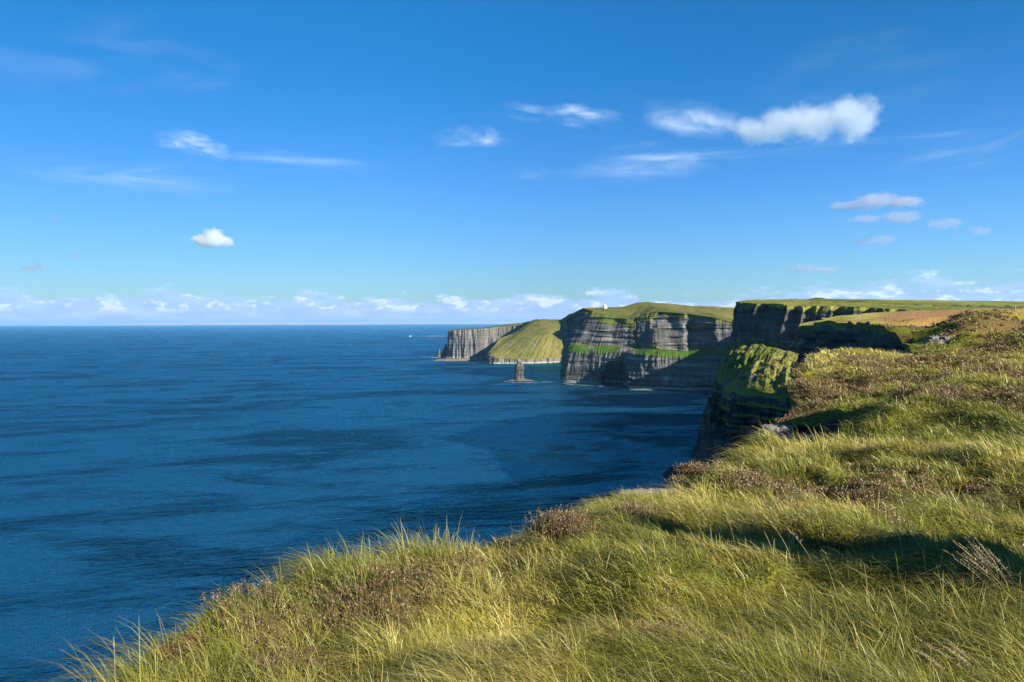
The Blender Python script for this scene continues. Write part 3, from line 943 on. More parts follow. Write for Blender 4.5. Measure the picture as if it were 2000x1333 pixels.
# keep clear of the rim
for i in range(0, len(coast), 1):
    pass
cell = 0.006
keep = np.ones(gx.size, bool)
for i in range(0, gx.size, 4000):
    dmin = np.min(np.hypot(gx[i:i + 4000, None] - coast[None, :, 0], gy[i:i + 4000, None] - coast[None, :, 1]), axis=1)
    keep[i:i + 4000] = dmin > 0.5 * np.maximum(0.10, np.hypot(gx[i:i + 4000], gy[i:i + 4000]) * 0.007)
gx, gy = gx[keep], gy[keep]
npoly = len(poly)
pts2 = [Vector((float(a), float(b_))) for a, b_ in poly] + [Vector((float(a), float(b_))) for a, b_ in zip(gx, gy)]
cv, ce, cf, *_ = geometry.delaunay_2d_cdt(pts2, [(i, (i + 1) % npoly) for i in range(npoly)], [], 0, 1e-5)
cv = np.array([(v_.x, v_.y) for v_ in cv])
cf = np.array([f_ for f_ in cf if len(f_) == 3], np.int32)
cen = cv[cf].mean(1)
cf = cf[inside(cen[:, 0], cen[:, 1])]
gz = ground(cv[:, 0], cv[:, 1])
a2, b2, c2 = cv[cf[:, 0]], cv[cf[:, 1]], cv[cf[:, 2]]
flip = ((b2[:, 0] - a2[:, 0]) * (c2[:, 1] - a2[:, 1]) - (b2[:, 1] - a2[:, 1]) * (c2[:, 0] - a2[:, 0])) < 0
cf[flip] = cf[flip][:, ::-1]
hgr = heather(cv[:, 0], cv[:, 1])
dgr = dryness(cv[:, 0], cv[:, 1])
dg0 = np.hypot(cv[:, 0], cv[:, 1])
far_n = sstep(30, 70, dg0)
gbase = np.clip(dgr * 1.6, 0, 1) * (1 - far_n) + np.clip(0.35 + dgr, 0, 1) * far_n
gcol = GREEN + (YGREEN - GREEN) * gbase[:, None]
gcol = gcol * (1 - 0.45 * far_n)[:, None]  # distant turf: shade between unmodelled blades is darkened into the colour
patch = sstep(0.02, 0.30, fbm(cv[:, 0] / 9.0, cv[:, 1] / 9.0, 0, 4, 119)) * far_n * sstep(330, 220, dg0)
gcol = gcol + (STRAW - gcol) * sstep(0.6, 1.0, dgr)[:, None] * 0.6
hgr = np.clip(hgr * (1 - 0.5 * far_n) + 0.75 * patch, 0, 1)
gcol = gcol * (1 - 0.75 * hgr[:, None]) + HEATHC * 0.75 * hgr[:, None]
fieldm = sstep(198, 222, dg0) * sstep(0.475, 0.52, cv[:, 0] / np.maximum(cv[:, 1], 1)) * (cv[:, 1] > 0)
gcol = gcol * (1 - fieldm[:, None]) + ORANGE * fieldm[:, None]
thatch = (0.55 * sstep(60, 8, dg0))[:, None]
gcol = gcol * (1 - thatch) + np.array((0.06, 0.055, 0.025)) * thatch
m_ground, nt, out = material('turf_ground')
pos = nt.new('ShaderNodeNewGeometry').outputs['Position']
at = nt.new('ShaderNodeAttribute', attribute_name='col').outputs['Color']
n1 = nt.noise(pos, 1.6, 6, 0.65)
n2 = nt.noise(pos, 0.35, 6, 0.65)
v = nt.math('ADD', nt.math('MULTIPLY', n1, 0.6), nt.math('MULTIPLY', n2, 0.4))
c = nt.mix(1.0, at, nt.ramp(v, [(0.33, (0.55, 0.5, 0.45)), (0.5, (1, 1, 1)), (0.68, (1.35, 1.25, 1.1))]), 'MULTIPLY')
bp = nt.new('ShaderNodeBump', {'Strength': 0.9, 'Distance': 0.5, 'Height': v})
b = nt.new('ShaderNodeBsdfPrincipled', {'Base Color': c, 'Roughness': 0.95, 'Normal': bp.outputs[0]})
b.inputs['Specular IOR Level'].default_value = 0.1
nt.l.new(b.outputs[0], out.inputs['Surface'])
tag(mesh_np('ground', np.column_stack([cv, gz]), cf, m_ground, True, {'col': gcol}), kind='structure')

# rock wall under the rim of the near land
zr = ground(coast[:, 0], coast[:, 1])
nw = 90
tt = np.linspace(0, 1, nw) ** 2.4
rows, vrow = [], []
cd = np.hypot(coast[:, 0], coast[:, 1])
ksm = 25
sw = np.column_stack([np.convolve(np.pad(seaward[:, i], ksm, mode='edge'), np.ones(ksm) / ksm, 'same')[ksm:-ksm] for i in (0, 1)])
sl2 = np.concatenate([[0], np.cumsum(np.linalg.norm(np.diff(coast, axis=0), axis=1))])
for j, t in enumerate(tt):
    z = zr * (1 - t) - 4.0 * t
    dep = zr - z
    k = np.clip(cd * 0.012, 0.12, 2.5)
    amp = np.minimum(dep * 0.8, k * 2.5)
    lh = np.clip(cd * 0.012, 0.22, 2.2)
    q = z / lh
    qi = np.floor(q)
    lay = vnoise(sl2 / (lh * 7), qi * 5.7, 0, 131) + (_hash(qi, qi * 0, qi * 0, 132) - 0.5)
    jn = np.abs(fbm(sl2 / (lh * 5), z / (lh * 20), 0, 3, 133))
    off = amp * (0.55 * lay - 1.2 * jn) - 0.25 * np.minimum(dep, 2) * 0.3 + 0.16 * dep * sstep(6, 156, dep)
    pxy = coast + sw * off[:, None]
    rows.append(np.column_stack([pxy, z]))
    vrow.append(np.clip(0.95 - dep / np.clip(cd * 0.02, 0.2, 5), 0, 1) * np.ones(len(coast)))
V = np.stack(rows)
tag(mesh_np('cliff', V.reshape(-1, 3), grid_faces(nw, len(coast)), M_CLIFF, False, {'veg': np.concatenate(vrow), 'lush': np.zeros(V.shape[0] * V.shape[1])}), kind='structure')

# ------------------------------------------------------------------ grass and heather cover (uncountable)
m_grass, nt, out = material('grass_blades')
at = nt.new('ShaderNodeAttribute', attribute_name='col').outputs['Color']
df = nt.new('ShaderNodeBsdfDiffuse', {'Color': at})
tr = nt.new('ShaderNodeBsdfTranslucent', {'Color': at})
gl = nt.new('ShaderNodeBsdfGlossy', {'Color': (1, 1, 1), 'Roughness': 0.45})
mx = nt.new('ShaderNodeMixShader', {0: 0.32})
nt.l.new(df.outputs[0], mx.inputs[1])
nt.l.new(tr.outputs[0], mx.inputs[2])
mx2 = nt.new('ShaderNodeMixShader', {0: 0.03})
nt.l.new(mx.outputs[0], mx2.inputs[1])
nt.l.new(gl.outputs[0], mx2.inputs[2])
nt.l.new(mx2.outputs[0], out.inputs['Surface'])

LV = np.array([0.0, 0.38, 0.74, 1.0])
WD = np.array([0.9, 1.0, 0.62])


def blades(x, y, z, length, wid, lx, ly, bend, yaw, col_root, col_tip):
    """ribbons leaning along (lx, ly); returns verts, tri faces, colours"""
    n = len(x)
    V = np.empty((n, 7, 3), np.float32)
    C = np.empty((n, 7, 3), np.float32)
    wx, wy = np.cos(yaw) * wid, np.sin(yaw) * wid
    for i in range(4):
        t = LV[i]
        hor = length * bend * t ** 1.7
        ver = length * (t - 0.62 * bend * t ** 2.2)
        cx_, cy_, cz_ = x + lx * hor, y + ly * hor, z + ver
        cc = col_root + (col_tip - col_root) * t
        if i < 3:
            for s_, k in ((-1, 0), (1, 1)):
                V[:, 2 * i + k, 0] = cx_ + s_ * wx * WD[i]
                V[:, 2 * i + k, 1] = cy_ + s_ * wy * WD[i]
                V[:, 2 * i + k, 2] = cz_
                C[:, 2 * i + k] = cc
        else:
            V[:, 6, 0], V[:, 6, 1], V[:, 6, 2] = cx_, cy_, cz_
            C[:, 6] = cc
    tri = np.array([(0, 1, 3), (0, 3, 2), (2, 3, 5), (2, 5, 4), (4, 5, 6)], np.int32)
    F = (np.arange(n, dtype=np.int32)[:, None, None] * 7 + tri[None]).reshape(-1, 3)
    return V.reshape(-1, 3), F, C.reshape(-1, 3)


def scatter(n, d0, d1, a0=-36, a1=37.5):
    th_ = RNG.uniform(R(a0), R(a1), n)
    r_ = np.exp(RNG.uniform(math.log(d0), math.log(d1), n))
    x_, y_ = r_ * np.sin(th_), r_ * np.cos(th_)
    k = inside(x_, y_)
    return x_[k], y_[k]


def lean_dir(x, y):
    d0 = np.hypot(x, y)
    s_ = 0.35 + d0 * 0.05
    a = R(165) + 0.9 * fbm(x / s_, y / s_, 0, 3, 141)
    st_ = 0.85 + 0.55 * fbm(x / (s_ * 1.3), y / (s_ * 1.3), 0, 3, 142)
    return a, st_


# tussocks: domes of blades that fan out from a centre and are combed over by the wind
def make_grass(n_clump, per, d0, d1, rad0, radk, len0, a0=-36, a1=37.5):
    cx_, cy_ = scatter(n_clump, d0, d1, a0, a1)
    hz_ = heather(cx_, cy_)
    dist_ = np.hypot(cx_, cy_)
    k = RNG.random(cx_.size) > hz_ * np.interp(dist_, [10, 25], [0.72, 0.45])
    cx_, cy_, hz_, dist_ = cx_[k], cy_[k], hz_[k], dist_[k]
    n = cx_.size
    a, stg = lean_dir(cx_, cy_)
    a = a + RNG.normal(0, 0.45, n)
    dry = np.clip(dryness(cx_, cy_) + RNG.normal(0, 0.20, n) + 0.12 * hz_, 0, 1)
    ln_ = len0 * np.exp(RNG.normal(0, 0.28, n)) * (1 + 0.6 * fbm(cx_ / 1.3, cy_ / 1.3, 0, 2, 151)) * (1 - 0.25 * hz_)
    ln_ = np.clip(ln_, 0.10, 0.75)
    rep = lambda v_: np.repeat(v_, per)
    N = n * per
    rr_ = rep((rad0 + radk * dist_) * np.exp(RNG.normal(0, 0.35, n)))
    pr = np.sqrt(RNG.random(N))
    pa = RNG.uniform(0, 2 * math.pi, N)
    ox, oy = pr * np.cos(pa), pr * np.sin(pa)
    x_ = rep(cx_) + ox * rr_
    y_ = rep(cy_) + oy * rr_
    ok_ = inside(x_, y_)
    d_ = rep(dist_)
    w_ = rep(np.clip(stg, 0.1, 1.2))
    lx = rep(np.cos(a)) * w_ + 0.75 * ox + RNG.normal(0, 0.22, N)
    ly = rep(np.sin(a)) * w_ + 0.75 * oy + RNG.normal(0, 0.22, N)
    lm = np.hypot(lx, ly) + 1e-6
    bend = np.clip(lm * 1.15, 0.15, 1.4)
    L_ = rep(ln_) * RNG.uniform(0.4, 1.25, N) * (1.15 - 0.3 * pr)
    wid = np.maximum(0.0009, 0.00038 * d_) * RNG.uniform(0.55, 1.4, N)
    dr = np.clip(rep(dry) + RNG.normal(0, 0.19, N), 0, 1)[:, None]
    mid = GREEN + (YGREEN - GREEN) * np.clip(dr * 2.0, 0, 1)
    mid = mid + (STRAW - mid) * sstep(0.42, 0.85, dr)
    mid = mid * RNG.uniform(0.7, 1.25, (N, 1))
    dead = (RNG.random((N, 1)) < 0.10)
    mid = np.where(dead, np.array((0.20, 0.135, 0.07)) * RNG.uniform(0.6, 1.5, (N, 1)), mid)
    tipc = mid * 0.68 + STRAW * 0.32 * RNG.uniform(0.8, 1.2, (N, 1))
    rootc = mid * 0.6 + GREEN * 0.4
    z_ = ground(x_, y_) - 0.02
    args = [v_[ok_] for v_ in (x_, y_, z_, L_, wid, lx / lm, ly / lm, bend, RNG.uniform(0, math.pi, N), rootc, tipc)]
    return blades(*args)


parts = [make_grass(9500, 56, 1.6, 16, 0.07, 0.014, 0.22), make_grass(9000, 12, 1.7, 16, 0.04, 0.02, 0.12), make_grass(17000, 20, 13, 66, 0.10, 0.013, 0.30), make_grass(22000, 12, 45, 220, 0.2, 0.012, 0.36), make_grass(3600, 40, 1.8, 16, 0.09, 0.016, 0.22, 37.5, 80)]
off = 0
VV, FF, CC = [], [], []
for V_, F_, C_ in parts:
    VV.append(V_)
    FF.append(F_ + off)
    CC.append(C_)
    off += len(V_)
tag(mesh_np('grass', np.vstack(VV), np.vstack(FF), m_grass, False, {'col': np.vstack(CC)}), kind='stuff')


def heather_geometry(cx_, cy_, cz_, size, per, width, nfl=4, palep=2.2):
    """woody sprigs fanning out of each point, every sprig with dry flower heads"""
    n = cx_.size
    N = n * per
    rep = lambda v_: np.repeat(v_, per)
    ang = RNG.uniform(0, 2 * math.pi, N)
    bend = np.abs(RNG.normal(0.25, 0.22, N))
    L_ = rep(size) * RNG.uniform(0.55, 1.15, N)
    w_ = rep(width) * RNG.uniform(0.7, 1.3, N)
    x_ = rep(cx_) + RNG.normal(0, 0.35, N) * rep(size)
    y_ = rep(cy_) + RNG.normal(0, 0.35, N) * rep(size)
    z_ = rep(cz_) - 0.02
    tone = RNG.uniform(0.6, 1.4, (N, 1))
    red = RNG.random((N, 1))
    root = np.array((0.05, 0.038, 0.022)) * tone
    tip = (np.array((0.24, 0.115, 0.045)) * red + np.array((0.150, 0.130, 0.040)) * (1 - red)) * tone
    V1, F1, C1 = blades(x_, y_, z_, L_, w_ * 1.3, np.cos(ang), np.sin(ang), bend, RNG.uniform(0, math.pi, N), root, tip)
    # flower heads: little crossed diamonds near the tips
    kf = nfl
    NF = N * kf
    idx = np.repeat(np.arange(N), kf)
    t = RNG.uniform(0.55, 1.02, NF)
    hor = (L_ * bend)[idx] * t ** 1.7
    ver = L_[idx] * (t - 0.62 * bend[idx] * t ** 2.2)
    c = np.column_stack([x_[idx] + np.cos(ang)[idx] * hor, y_[idx] + np.sin(ang)[idx] * hor, z_[idx] + ver])
    c += RNG.normal(0, 1, (NF, 3)) * (w_[idx] * 2.0)[:, None]
    r_ = (w_[idx] * RNG.uniform(1.1, 2.4, NF))
    th_ = RNG.uniform(0, math.pi, NF)
    dx, dy = np.cos(th_) * r_, np.sin(th_) * r_
    V2 = np.empty((NF, 4, 3))
    V2[:, 0] = c + np.column_stack([-dx, -dy, 0 * r_])
    V2[:, 1] = c + np.column_stack([dy * .5, -dx * .5, -r_ * 0.9])
    V2[:, 2] = c + np.column_stack([dx, dy, 0.3 * r_])
    V2[:, 3] = c + np.column_stack([-dy * .4, dx * .4, r_ * 1.2])
    pale = RNG.random((NF, 1)) ** palep
    fc = np.array((0.165, 0.090, 0.038)) * (1 - pale) + np.array((0.40, 0.29, 0.125)) * pale
    C2 = np.repeat(fc, 4, 0)
    b4 = np.arange(NF)[:, None, None] * 4
    F2 = (b4 + np.array([(0, 1, 2), (0, 2, 3)])[None]).reshape(-1, 3) + len(V1)
    return np.vstack([V1, V2.reshape(-1, 3)]), np.vstack([F1, F2]), np.vstack([C1, C2])


HV, HF, HC, off = [], [], [], 0
for cnt, r0, r1, per, wk, nfl, pp in ((12000, 2.0, 14, 10, 0.00034, 6, 2.4), (34000, 12, 75, 8, 0.00026, 4, 3.0), (22000, 60, 220, 7, 0.00034, 2, 4.0)):
    hx1, hy1 = scatter(cnt, r0, r1)
    hm = heather(hx1, hy1)
    k = RNG.random(hx1.size) < hm * 0.95 + 0.03
    hx1, hy1 = hx1[k], hy1[k]
    hd = np.hypot(hx1, hy1)
    sz = RNG.uniform(0.08, 0.17, hx1.size) * (1 + 1.0 * sstep(12, 40, hd)) * (1 + 0.5 * fbm(hx1 / (0.3 + hd * 0.03), hy1 / (0.3 + hd * 0.03), 0, 2, 171))
    V_, F_, C_ = heather_geometry(hx1, hy1, ground(hx1, hy1), sz, per, np.maximum(0.0010, wk * hd), nfl, pp)
    HV.append(V_)
    HF.append(F_ + off)
    HC.append(C_)
    off += len(V_)
tag(mesh_np('heather', np.vstack(HV), np.vstack(HF), m_grass, False, {'col': np.vstack(HC)}), kind='stuff')

# ------------------------------------------------------------------ heather bushes that stand out by themselves
def on_land(q_):
    """a plant asked for beyond the rim steps inland until it stands on turf"""
    x_, y_ = q_[0], q_[1]
    for _ in range(60):
        if inside(np.array([x_ - 0.05]), np.array([y_]))[0] and inside(np.array([x_ - 0.05]), np.array([y_ + 0.04]))[0]:
            break
        x_ += 0.02
    return (x_, y_, q_[2])


BUSH = [
    (983, 1060, 6.55, 0.15, 110, 2.0, 'round brown heather bush alone on the grassy rim against the sea'),
    (1025, 1052, 6.9, 0.10, 60, 2.0, 'small brown heather bush on the rim between two larger heather bushes'),
    (1057, 1044, 7.2, 0.17, 110, 2.2, 'wide brown heather bush on the rim beside the smallest heather bush'),
    (1092, 1018, 7.8, 0.14, 80, 2.6, 'dark brown heather bush where the rim steps up towards the rocky edge'),
    (1095, 1120, 5.75, 0.26, 200, 2.2, 'large brown heather bush with a dark green hollow beside it, inland of the rim'),
    (1240, 1050, 6.75, 0.26, 170, 1.7, 'broad greyish heather bush in the grass just below the long pointed shadow'),
    (330, 1275, 3.85, 0.10, 60, 3.4, 'small rusty red heather bush on the rim above the lowest grass'),
    (318, 1322, 3.75, 0.12, 90, 3.6, 'rusty orange heather bush low in the grass at the bottom corner of the rim'),
    (1354, 930, 11.4, 0.30, 160, 2.6, 'dense dark heather bush overhanging the end of the pale rock ledge'),
]
for bx_, by_, bd, br, cnt, pp, lab in BUSH:
    q = on_land(P(bx_, by_, bd))
    br = br * 0.6
    a_ = RNG.uniform(0, 2 * math.pi, cnt)
    r_ = br * np.sqrt(RNG.random(cnt)) * 0.8
    px_, py_ = q[0] + r_ * np.cos(a_), q[1] + r_ * np.sin(a_)
    kk = inside(px_, py_)
    px_, py_, r_ = px_[kk], py_[kk], r_[kk]
    cnt = len(px_)
    gz_ = ground(px_, py_)
    z0 = float(ground(np.array([q[0]]), np.array([q[1]]))[0])
    dome = np.sqrt(np.clip(1 - (r_ / br) ** 2, 0.05, 1))
    V_, F_, C_ = heather_geometry(px_ - q[0], py_ - q[1], gz_ - z0, br * 1.5 * dome, 9, np.full(cnt, max(0.0010, 0.00030 * bd)), 6, pp)
    if pp > 3:
        C_ = C_ * np.array((1.05, 0.80, 0.65))
    o = mesh_np('heather_bush', V_, F_, m_grass, False, {'col': C_})
    o.location = (q[0], q[1], z0)
    tag(o, lab, 'heather bush', 'heather bushes along the cliff rim')

# ------------------------------------------------------------------ single dry stems and plumes of tall grass
STEM_P, STEM_H = plain('dry_stem', (0.50, 0.38, 0.20), 0.8), plain('seed_head', (0.42, 0.33, 0.19), 0.9)


def tube(bm_, pts_, r0, r1, n=5):
    prev = None
    for i_, p_ in enumerate(pts_):
        r_ = r0 + (r1 - r0) * i_ / (len(pts_) - 1)
        ring = [bm_.verts.new((p_[0] + r_ * math.cos(2 * math.pi * k_ / n), p_[1] + r_ * math.sin(2 * math.pi * k_ / n), p_[2])) for k_ in range(n)]
        if prev:
            for k_ in range(n):
                bm_.faces.new((prev[k_], prev[(k_ + 1) % n], ring[(k_ + 1) % n], ring[k_]))
        else:
            bm_.faces.new(ring[::-1])
        prev = ring
    bm_.faces.new(prev)
    return bm_


def stem_curve(h, lean, k=8):
    return [(lean[0] * (t_ / k) ** 1.6, lean[1] * (t_ / k) ** 1.6, h * (t_ / k)) for t_ in range(k + 1)]


def spikelets(bm_, base, tip, n, size, spread):
    b0, t0 = Vector(base), Vector(tip)
    for i_ in range(n):
        f_ = (i_ + 0.5) / n
        c_ = b0.lerp(t0, f_)
        a_ = RNG.uniform(0, 2 * math.pi)
        out_ = Vector((math.cos(a_), math.sin(a_), 0.9)).normalized()
        e_ = c_ + out_ * spread * (1.15 - f_) * RNG.uniform(0.5, 1.2)
        s_ = size * RNG.uniform(0.7, 1.2)
        side = out_.cross(Vector((0, 0, 1))).normalized() * s_ * 0.45
        vs = [bm_.verts.new(v_) for v_ in (c_, c_.lerp(e_, 0.55) + side, e_ + out_ * s_ * 0.6, c_.lerp(e_, 0.55) - side, c_.lerp(e_, 0.6) + Vector((0, 0, s_ * 0.5)))]
        for f3 in ((0, 1, 4), (1, 2, 4), (2, 3, 4), (3, 0, 4)):
            bm_.faces.new([vs[k_] for k_ in f3])


def grass_stem(px, py, d, h, lean, head, label):
    q = on_land(P(px, py, d))
    z0 = float(ground(np.array([q[0]]), np.array([q[1]]))[0])
    root = empty('grass_stalk', (q[0], q[1], z0))
    tag(root, label, 'grass stem', 'dry grass stems standing above the turf')
    pts_ = stem_curve(h, lean)
    w_ = max(0.0011, 0.00032 * d)
    bm_obj('shaft', tube(bmesh.new(), pts_, w_, w_ * 0.6), STEM_P, root)
    bm_ = bmesh.new()
    if head == 'spike':
        top = Vector(pts_[-1])
        spikelets(bm_, top - Vector((0, 0, 0.035)), top + Vector((0, 0, 0.02)), 40, w_ * 3.2, w_ * 3.0)
    else:
        spikelets(bm_, pts_[5], pts_[8], 26, w_ * 3.0, 0.022 + 0.001 * d)
    bm_obj('seed_head', bm_, STEM_H, root)


grass_stem(226, 1350, 3.45, 0.30, (-0.01, 0.01), 'spike', 'upright stem with a fat pale seed head over the sea, lowest on the rim')
grass_stem(835, 1080, 6.05, 0.26, (0.01, 0.02), 'loose', 'tallest thin dry stem standing above the rim against the sea')
grass_stem(808, 1084, 6.0, 0.20, (-0.06, 0.02), 'loose', 'short dry stem leaning over the sea beside the tallest rim stem')
grass_stem(1436, 1090, 5.2, 0.30, (-0.07, 0.05), 'loose', 'pale stalk leaning across the dark band of shadow')
grass_stem(1452, 1085, 5.3, 0.24, (-0.04, 0.05), 'loose', 'shorter pale stalk next to the one leaning across the shadow')
grass_stem(1764, 1140, 4.6, 0.28, (-0.03, 0.03), 'loose', 'feathery stem standing before the broad end of the shadow')
grass_stem(1545, 1130, 4.8, 0.30, (-0.16, 0.06), 'loose', 'bent reddish plume above the middle of the shadow band')
grass_stem(1590, 1135, 4.75, 0.28, (-0.17, 0.05), 'loose', 'bent reddish plume with loose seeds, second along the shadow band')


def plume_tuft(px, py, d, n, h, lean, label):
    q = P(px, py, d)
    z0 = float(ground(np.array([q[0]]), np.array([q[1]]))[0])
    root = empty('grass_tuft', (q[0], q[1], z0))
    tag(root, label, 'grass tuft', 'pale plumed tufts of tall grass')
    bs, bh = bmesh.new(), bmesh.new()
    w_ = 0.0011
    for i_ in range(n):
        a_, r_ = RNG.uniform(0, 6.28), 0.09 * math.sqrt(RNG.random())
        hh = h * RNG.uniform(0.7, 1.1)
        ln_ = (lean[0] * RNG.uniform(0.7, 1.25), lean[1] + RNG.normal(0, 0.03))
        pts_ = [(p_[0] + r_ * math.cos(a_), p_[1] + r_ * math.sin(a_), p_[2]) for p_ in stem_curve(hh, ln_)]
        tube(bs, pts_, w_, w_ * 0.5, 3)
        spikelets(bh, pts_[5], pts_[8], 22, 0.0052, 0.016)
    bm_obj('leaves', bs, STEM_P, root)
    bm_obj('seed_sprays', bh, STEM_H, root)


plume_tuft(1965, 1215, 4.0, 22, 0.30, (-0.22, 0.03), 'pale bristling plume tuft blown over beside the wide end of the shadow')
plume_tuft(1900, 1340, 3.2, 14, 0.20, (-0.17, 0.03), 'low straw coloured plume tuft at the bottom of the slope')


# ------------------------------------------------------------------ loose slabs of rock at the edge
def slab_stack(name, origin, layers, seed, label, turf=0.0):
    """layers: (dx, dy, z, half x, half y, thick, turn) irregular slabs bedded on each other"""
    rg = np.random.default_rng(seed)
    V_, F_, base_ = [], [], 0
    n = 34
    for dx, dy, z, hx_, hy_, th_, tn in layers:
        ang = np.linspace(0, 2 * math.pi, n, endpoint=False)
        sq = 1 / np.maximum(np.abs(np.cos(ang)), np.abs(np.sin(ang))) ** 0.75
        for r_i, (fr, zz) in enumerate(((0.0, 0), (0.93, 0), (1.0, 0.25), (1.0, 0.8), (0.95, 1.0), (0.55, 1.03), (0.0, 1.02))):
            rr_ = fr * sq * (1 + 0.20 * vnoise(ang * 2.1 + seed, z * 3.0, 0, seed) + 0.05 * rg.normal(0, 1, n) * (fr > 0.6))
            x_ = rr_ * np.cos(ang) * hx_
            y_ = rr_ * np.sin(ang) * hy_
            c_, s_ = math.cos(tn), math.sin(tn)
            zv = z + zz * th_ + th_ * 0.12 * rg.normal(0, 1, n) * (0 < fr)
            V_.append(np.column_stack([dx + c_ * x_ - s_ * y_, dy + s_ * x_ + c_ * y_, zv]))
        for r_i in range(6):
            a_ = base_ + r_i * n + np.arange(n)
            b_ = base_ + r_i * n + (np.arange(n) + 1) % n
            F_.append(np.column_stack([a_, b_, b_ + n, a_ + n]))
        base_ += 7 * n
    V_ = np.vstack(V_)
    o = mesh_np(name, V_, np.vstack(F_), M_LEDGE, False, {'veg': np.full(len(V_), turf), 'lush': np.zeros(len(V_))})
    o.location = origin
    return tag(o, label, 'rock ledge')


def bedded(n, z0, th, hx_, hy_, rg, shrink=0.06, step=(0.0, 0.0)):
    out_ = []
    z = z0
    for i_ in range(n):
        t_ = th * rg.uniform(0.6, 1.4)
        k_ = 1 - shrink * i_
        out_.append((rg.normal(0, hx_ * 0.10) + step[0] * i_, rg.normal(0, hy_ * 0.10) + step[1] * i_, z, hx_ * k_ * rg.uniform(0.8, 1.12), hy_ * k_ * rg.uniform(0.8, 1.1), t_, rg.normal(0, 0.12)))
        z += t_ * 0.97
    return out_


rg_ = np.random.default_rng(5)
q = P(1518, 836, 25.9)
slab_stack('rock_ledge', (q[0], q[1], q[2] - 0.55), bedded(14, -2.0, 0.18, 0.85, 0.9, rg_, 0.035, (0.02, 0.05)), 61, 'pale layered rock ledge below the heather knoll, beside the dark hollow')
q = P(1566, 862, 23.6)
slab_stack('rock_ledge', (q[0], q[1], q[2] - 0.2), bedded(16, -2.4, 0.17, 1.25, 0.8, rg_, 0.02, (0.03, 0.05)), 62, 'dark layered rock ledge in the shaded hollow under the grass crest')
q = P(1788, 695, 90)
slab_stack('rock_ledge', (q[0], q[1], q[2]), bedded(6, -1.4, 0.42, 3.6, 2.6, rg_, 0.05), 63, 'flat white rock ledge at the head of the dark inlet')
q = P(1838, 679, 94)
slab_stack('rock_ledge', (q[0], q[1], q[2]), bedded(4, -1.0, 0.60, 2.2, 2.2, rg_, 0.06), 64, 'thick pale rock ledge with a shaded face, tucked under the grassy bank above the inlet')
q = P(1265, 948, 10.1)
slab_stack('rock_ledge', (q[0], q[1], q[2]), [(0, 0, -0.30, .44, .20, .11, 0.1), (0.02, 0, -0.19, .42, .18, .06, 0.0), (0.05, -0.02, -0.128, .40, .16, .045, 0.08)], 65, 'thin pale slab of rock jutting from the turf over the sea')


# ------------------------------------------------------------------ sea stacks, skerries, surf
def rock_tower(name, base, prof, mat, seed, label, cat, squash=0.8, turn=0.0, veg_top=0.0, nseg=72, shift=(0, 0)):
    """prof: list of (height, radius, centre shift x)"""
    pr_ = np.array(prof, float)
    zz = np.linspace(pr_[0, 0], pr_[-1, 0], 90)
    rr_ = np.interp(zz, pr_[:, 0], pr_[:, 1])
    cx_ = np.interp(zz, pr_[:, 0], pr_[:, 2])
    ang = np.linspace(0, 2 * math.pi, nseg, endpoint=False)
    A_, Z_ = np.meshgrid(ang, zz)
    Rr = np.repeat(rr_[:, None], nseg, 1)
    sc_ = max(rr_.max(), 1e-3)
    q_ = Z_ / (sc_ * 0.28)
    lay = _hash(np.floor(q_), np.floor(q_) * 0, np.floor(q_) * 0, seed) - 0.5
    nz_ = fbm(np.cos(A_) * 1.4 + seed, np.sin(A_) * 1.4, Z_ / (sc_ * 2.2), 4, seed)
    jn = np.abs(fbm(np.cos(A_) * 3.2, np.sin(A_) * 3.2 + seed, Z_ / (sc_ * 5), 3, seed + 4))
    Rr = Rr * (1 + 0.45 * nz_ + 0.16 * lay - 0.35 * jn)
    X_ = Rr * np.cos(A_) + cx_[:, None]
    Y_ = Rr * np.sin(A_) * squash
    c_, s_ = math.cos(turn), math.sin(turn)
    V_ = np.stack([c_ * X_ - s_ * Y_, s_ * X_ + c_ * Y_, Z_ + 0.02 * sc_ * nz_], -1).reshape(-1, 3)
    F_ = []
    for i_ in range(len(zz) - 1):
        a_ = i_ * nseg + np.arange(nseg)
        b_ = i_ * nseg + (np.arange(nseg) + 1) % nseg
        F_.append(np.column_stack([a_, b_, b_ + nseg, a_ + nseg]))
    vg = np.clip(veg_top * sstep(0.25, 0.95, (Z_ - zz[0]) / (zz[-1] - zz[0])) * (0.6 + 0.8 * np.cos(A_ - R(-50))), 0, 1).ravel()
    o = mesh_np(name, V_, np.vstack(F_), mat, False, {'veg': vg, 'lush': np.zeros(len(V_))})
    o.location = base
    if label:
        tag(o, label, cat)
    return o


M_STACK = rock_material('stack_rock', 2.6, dark=(0.015, 0.015, 0.015), mid=(0.055, 0.052, 0.047), pale=(0.17, 0.155, 0.125), green=(0.13, 0.15, 0.045), straw=(0.25, 0.23, 0.10))
b0 = sea(1014, 744)
stack = rock_tower('sea_stack', b0, [(-3, 16.5, 0), (6, 15, 0), (14, 12.8, 0), (20, 14.2, 0.5), (30, 13.2, 1.0), (38, 11.2, 1.5), (46, 7.8, 1.2), (49, 6.2, 1.0), (51, 3.6, -2.8), (58, 2.6, -4.4), (64, 1.7, -5.4), (68, 0.4, -5.8)],
                   M_STACK, 31, 'tall pointed sea stack standing alone in the water off the cliffs', 'sea stack', 0.8, 0.3, 0.55)
shelf = rock_tower('rock_shelf', (b0[0], b0[1], 0), [(-2, 40, 5), (0.6, 35, 4), (2.0, 27, 2), (3.4, 20, 0), (3.6, 0.5, 0)], M_SHELF, 33, None, None, 0.35, 0.05)
shelf.parent = stack
shelf.location = (0, 0, 0)
b1 = sea(858, 698)
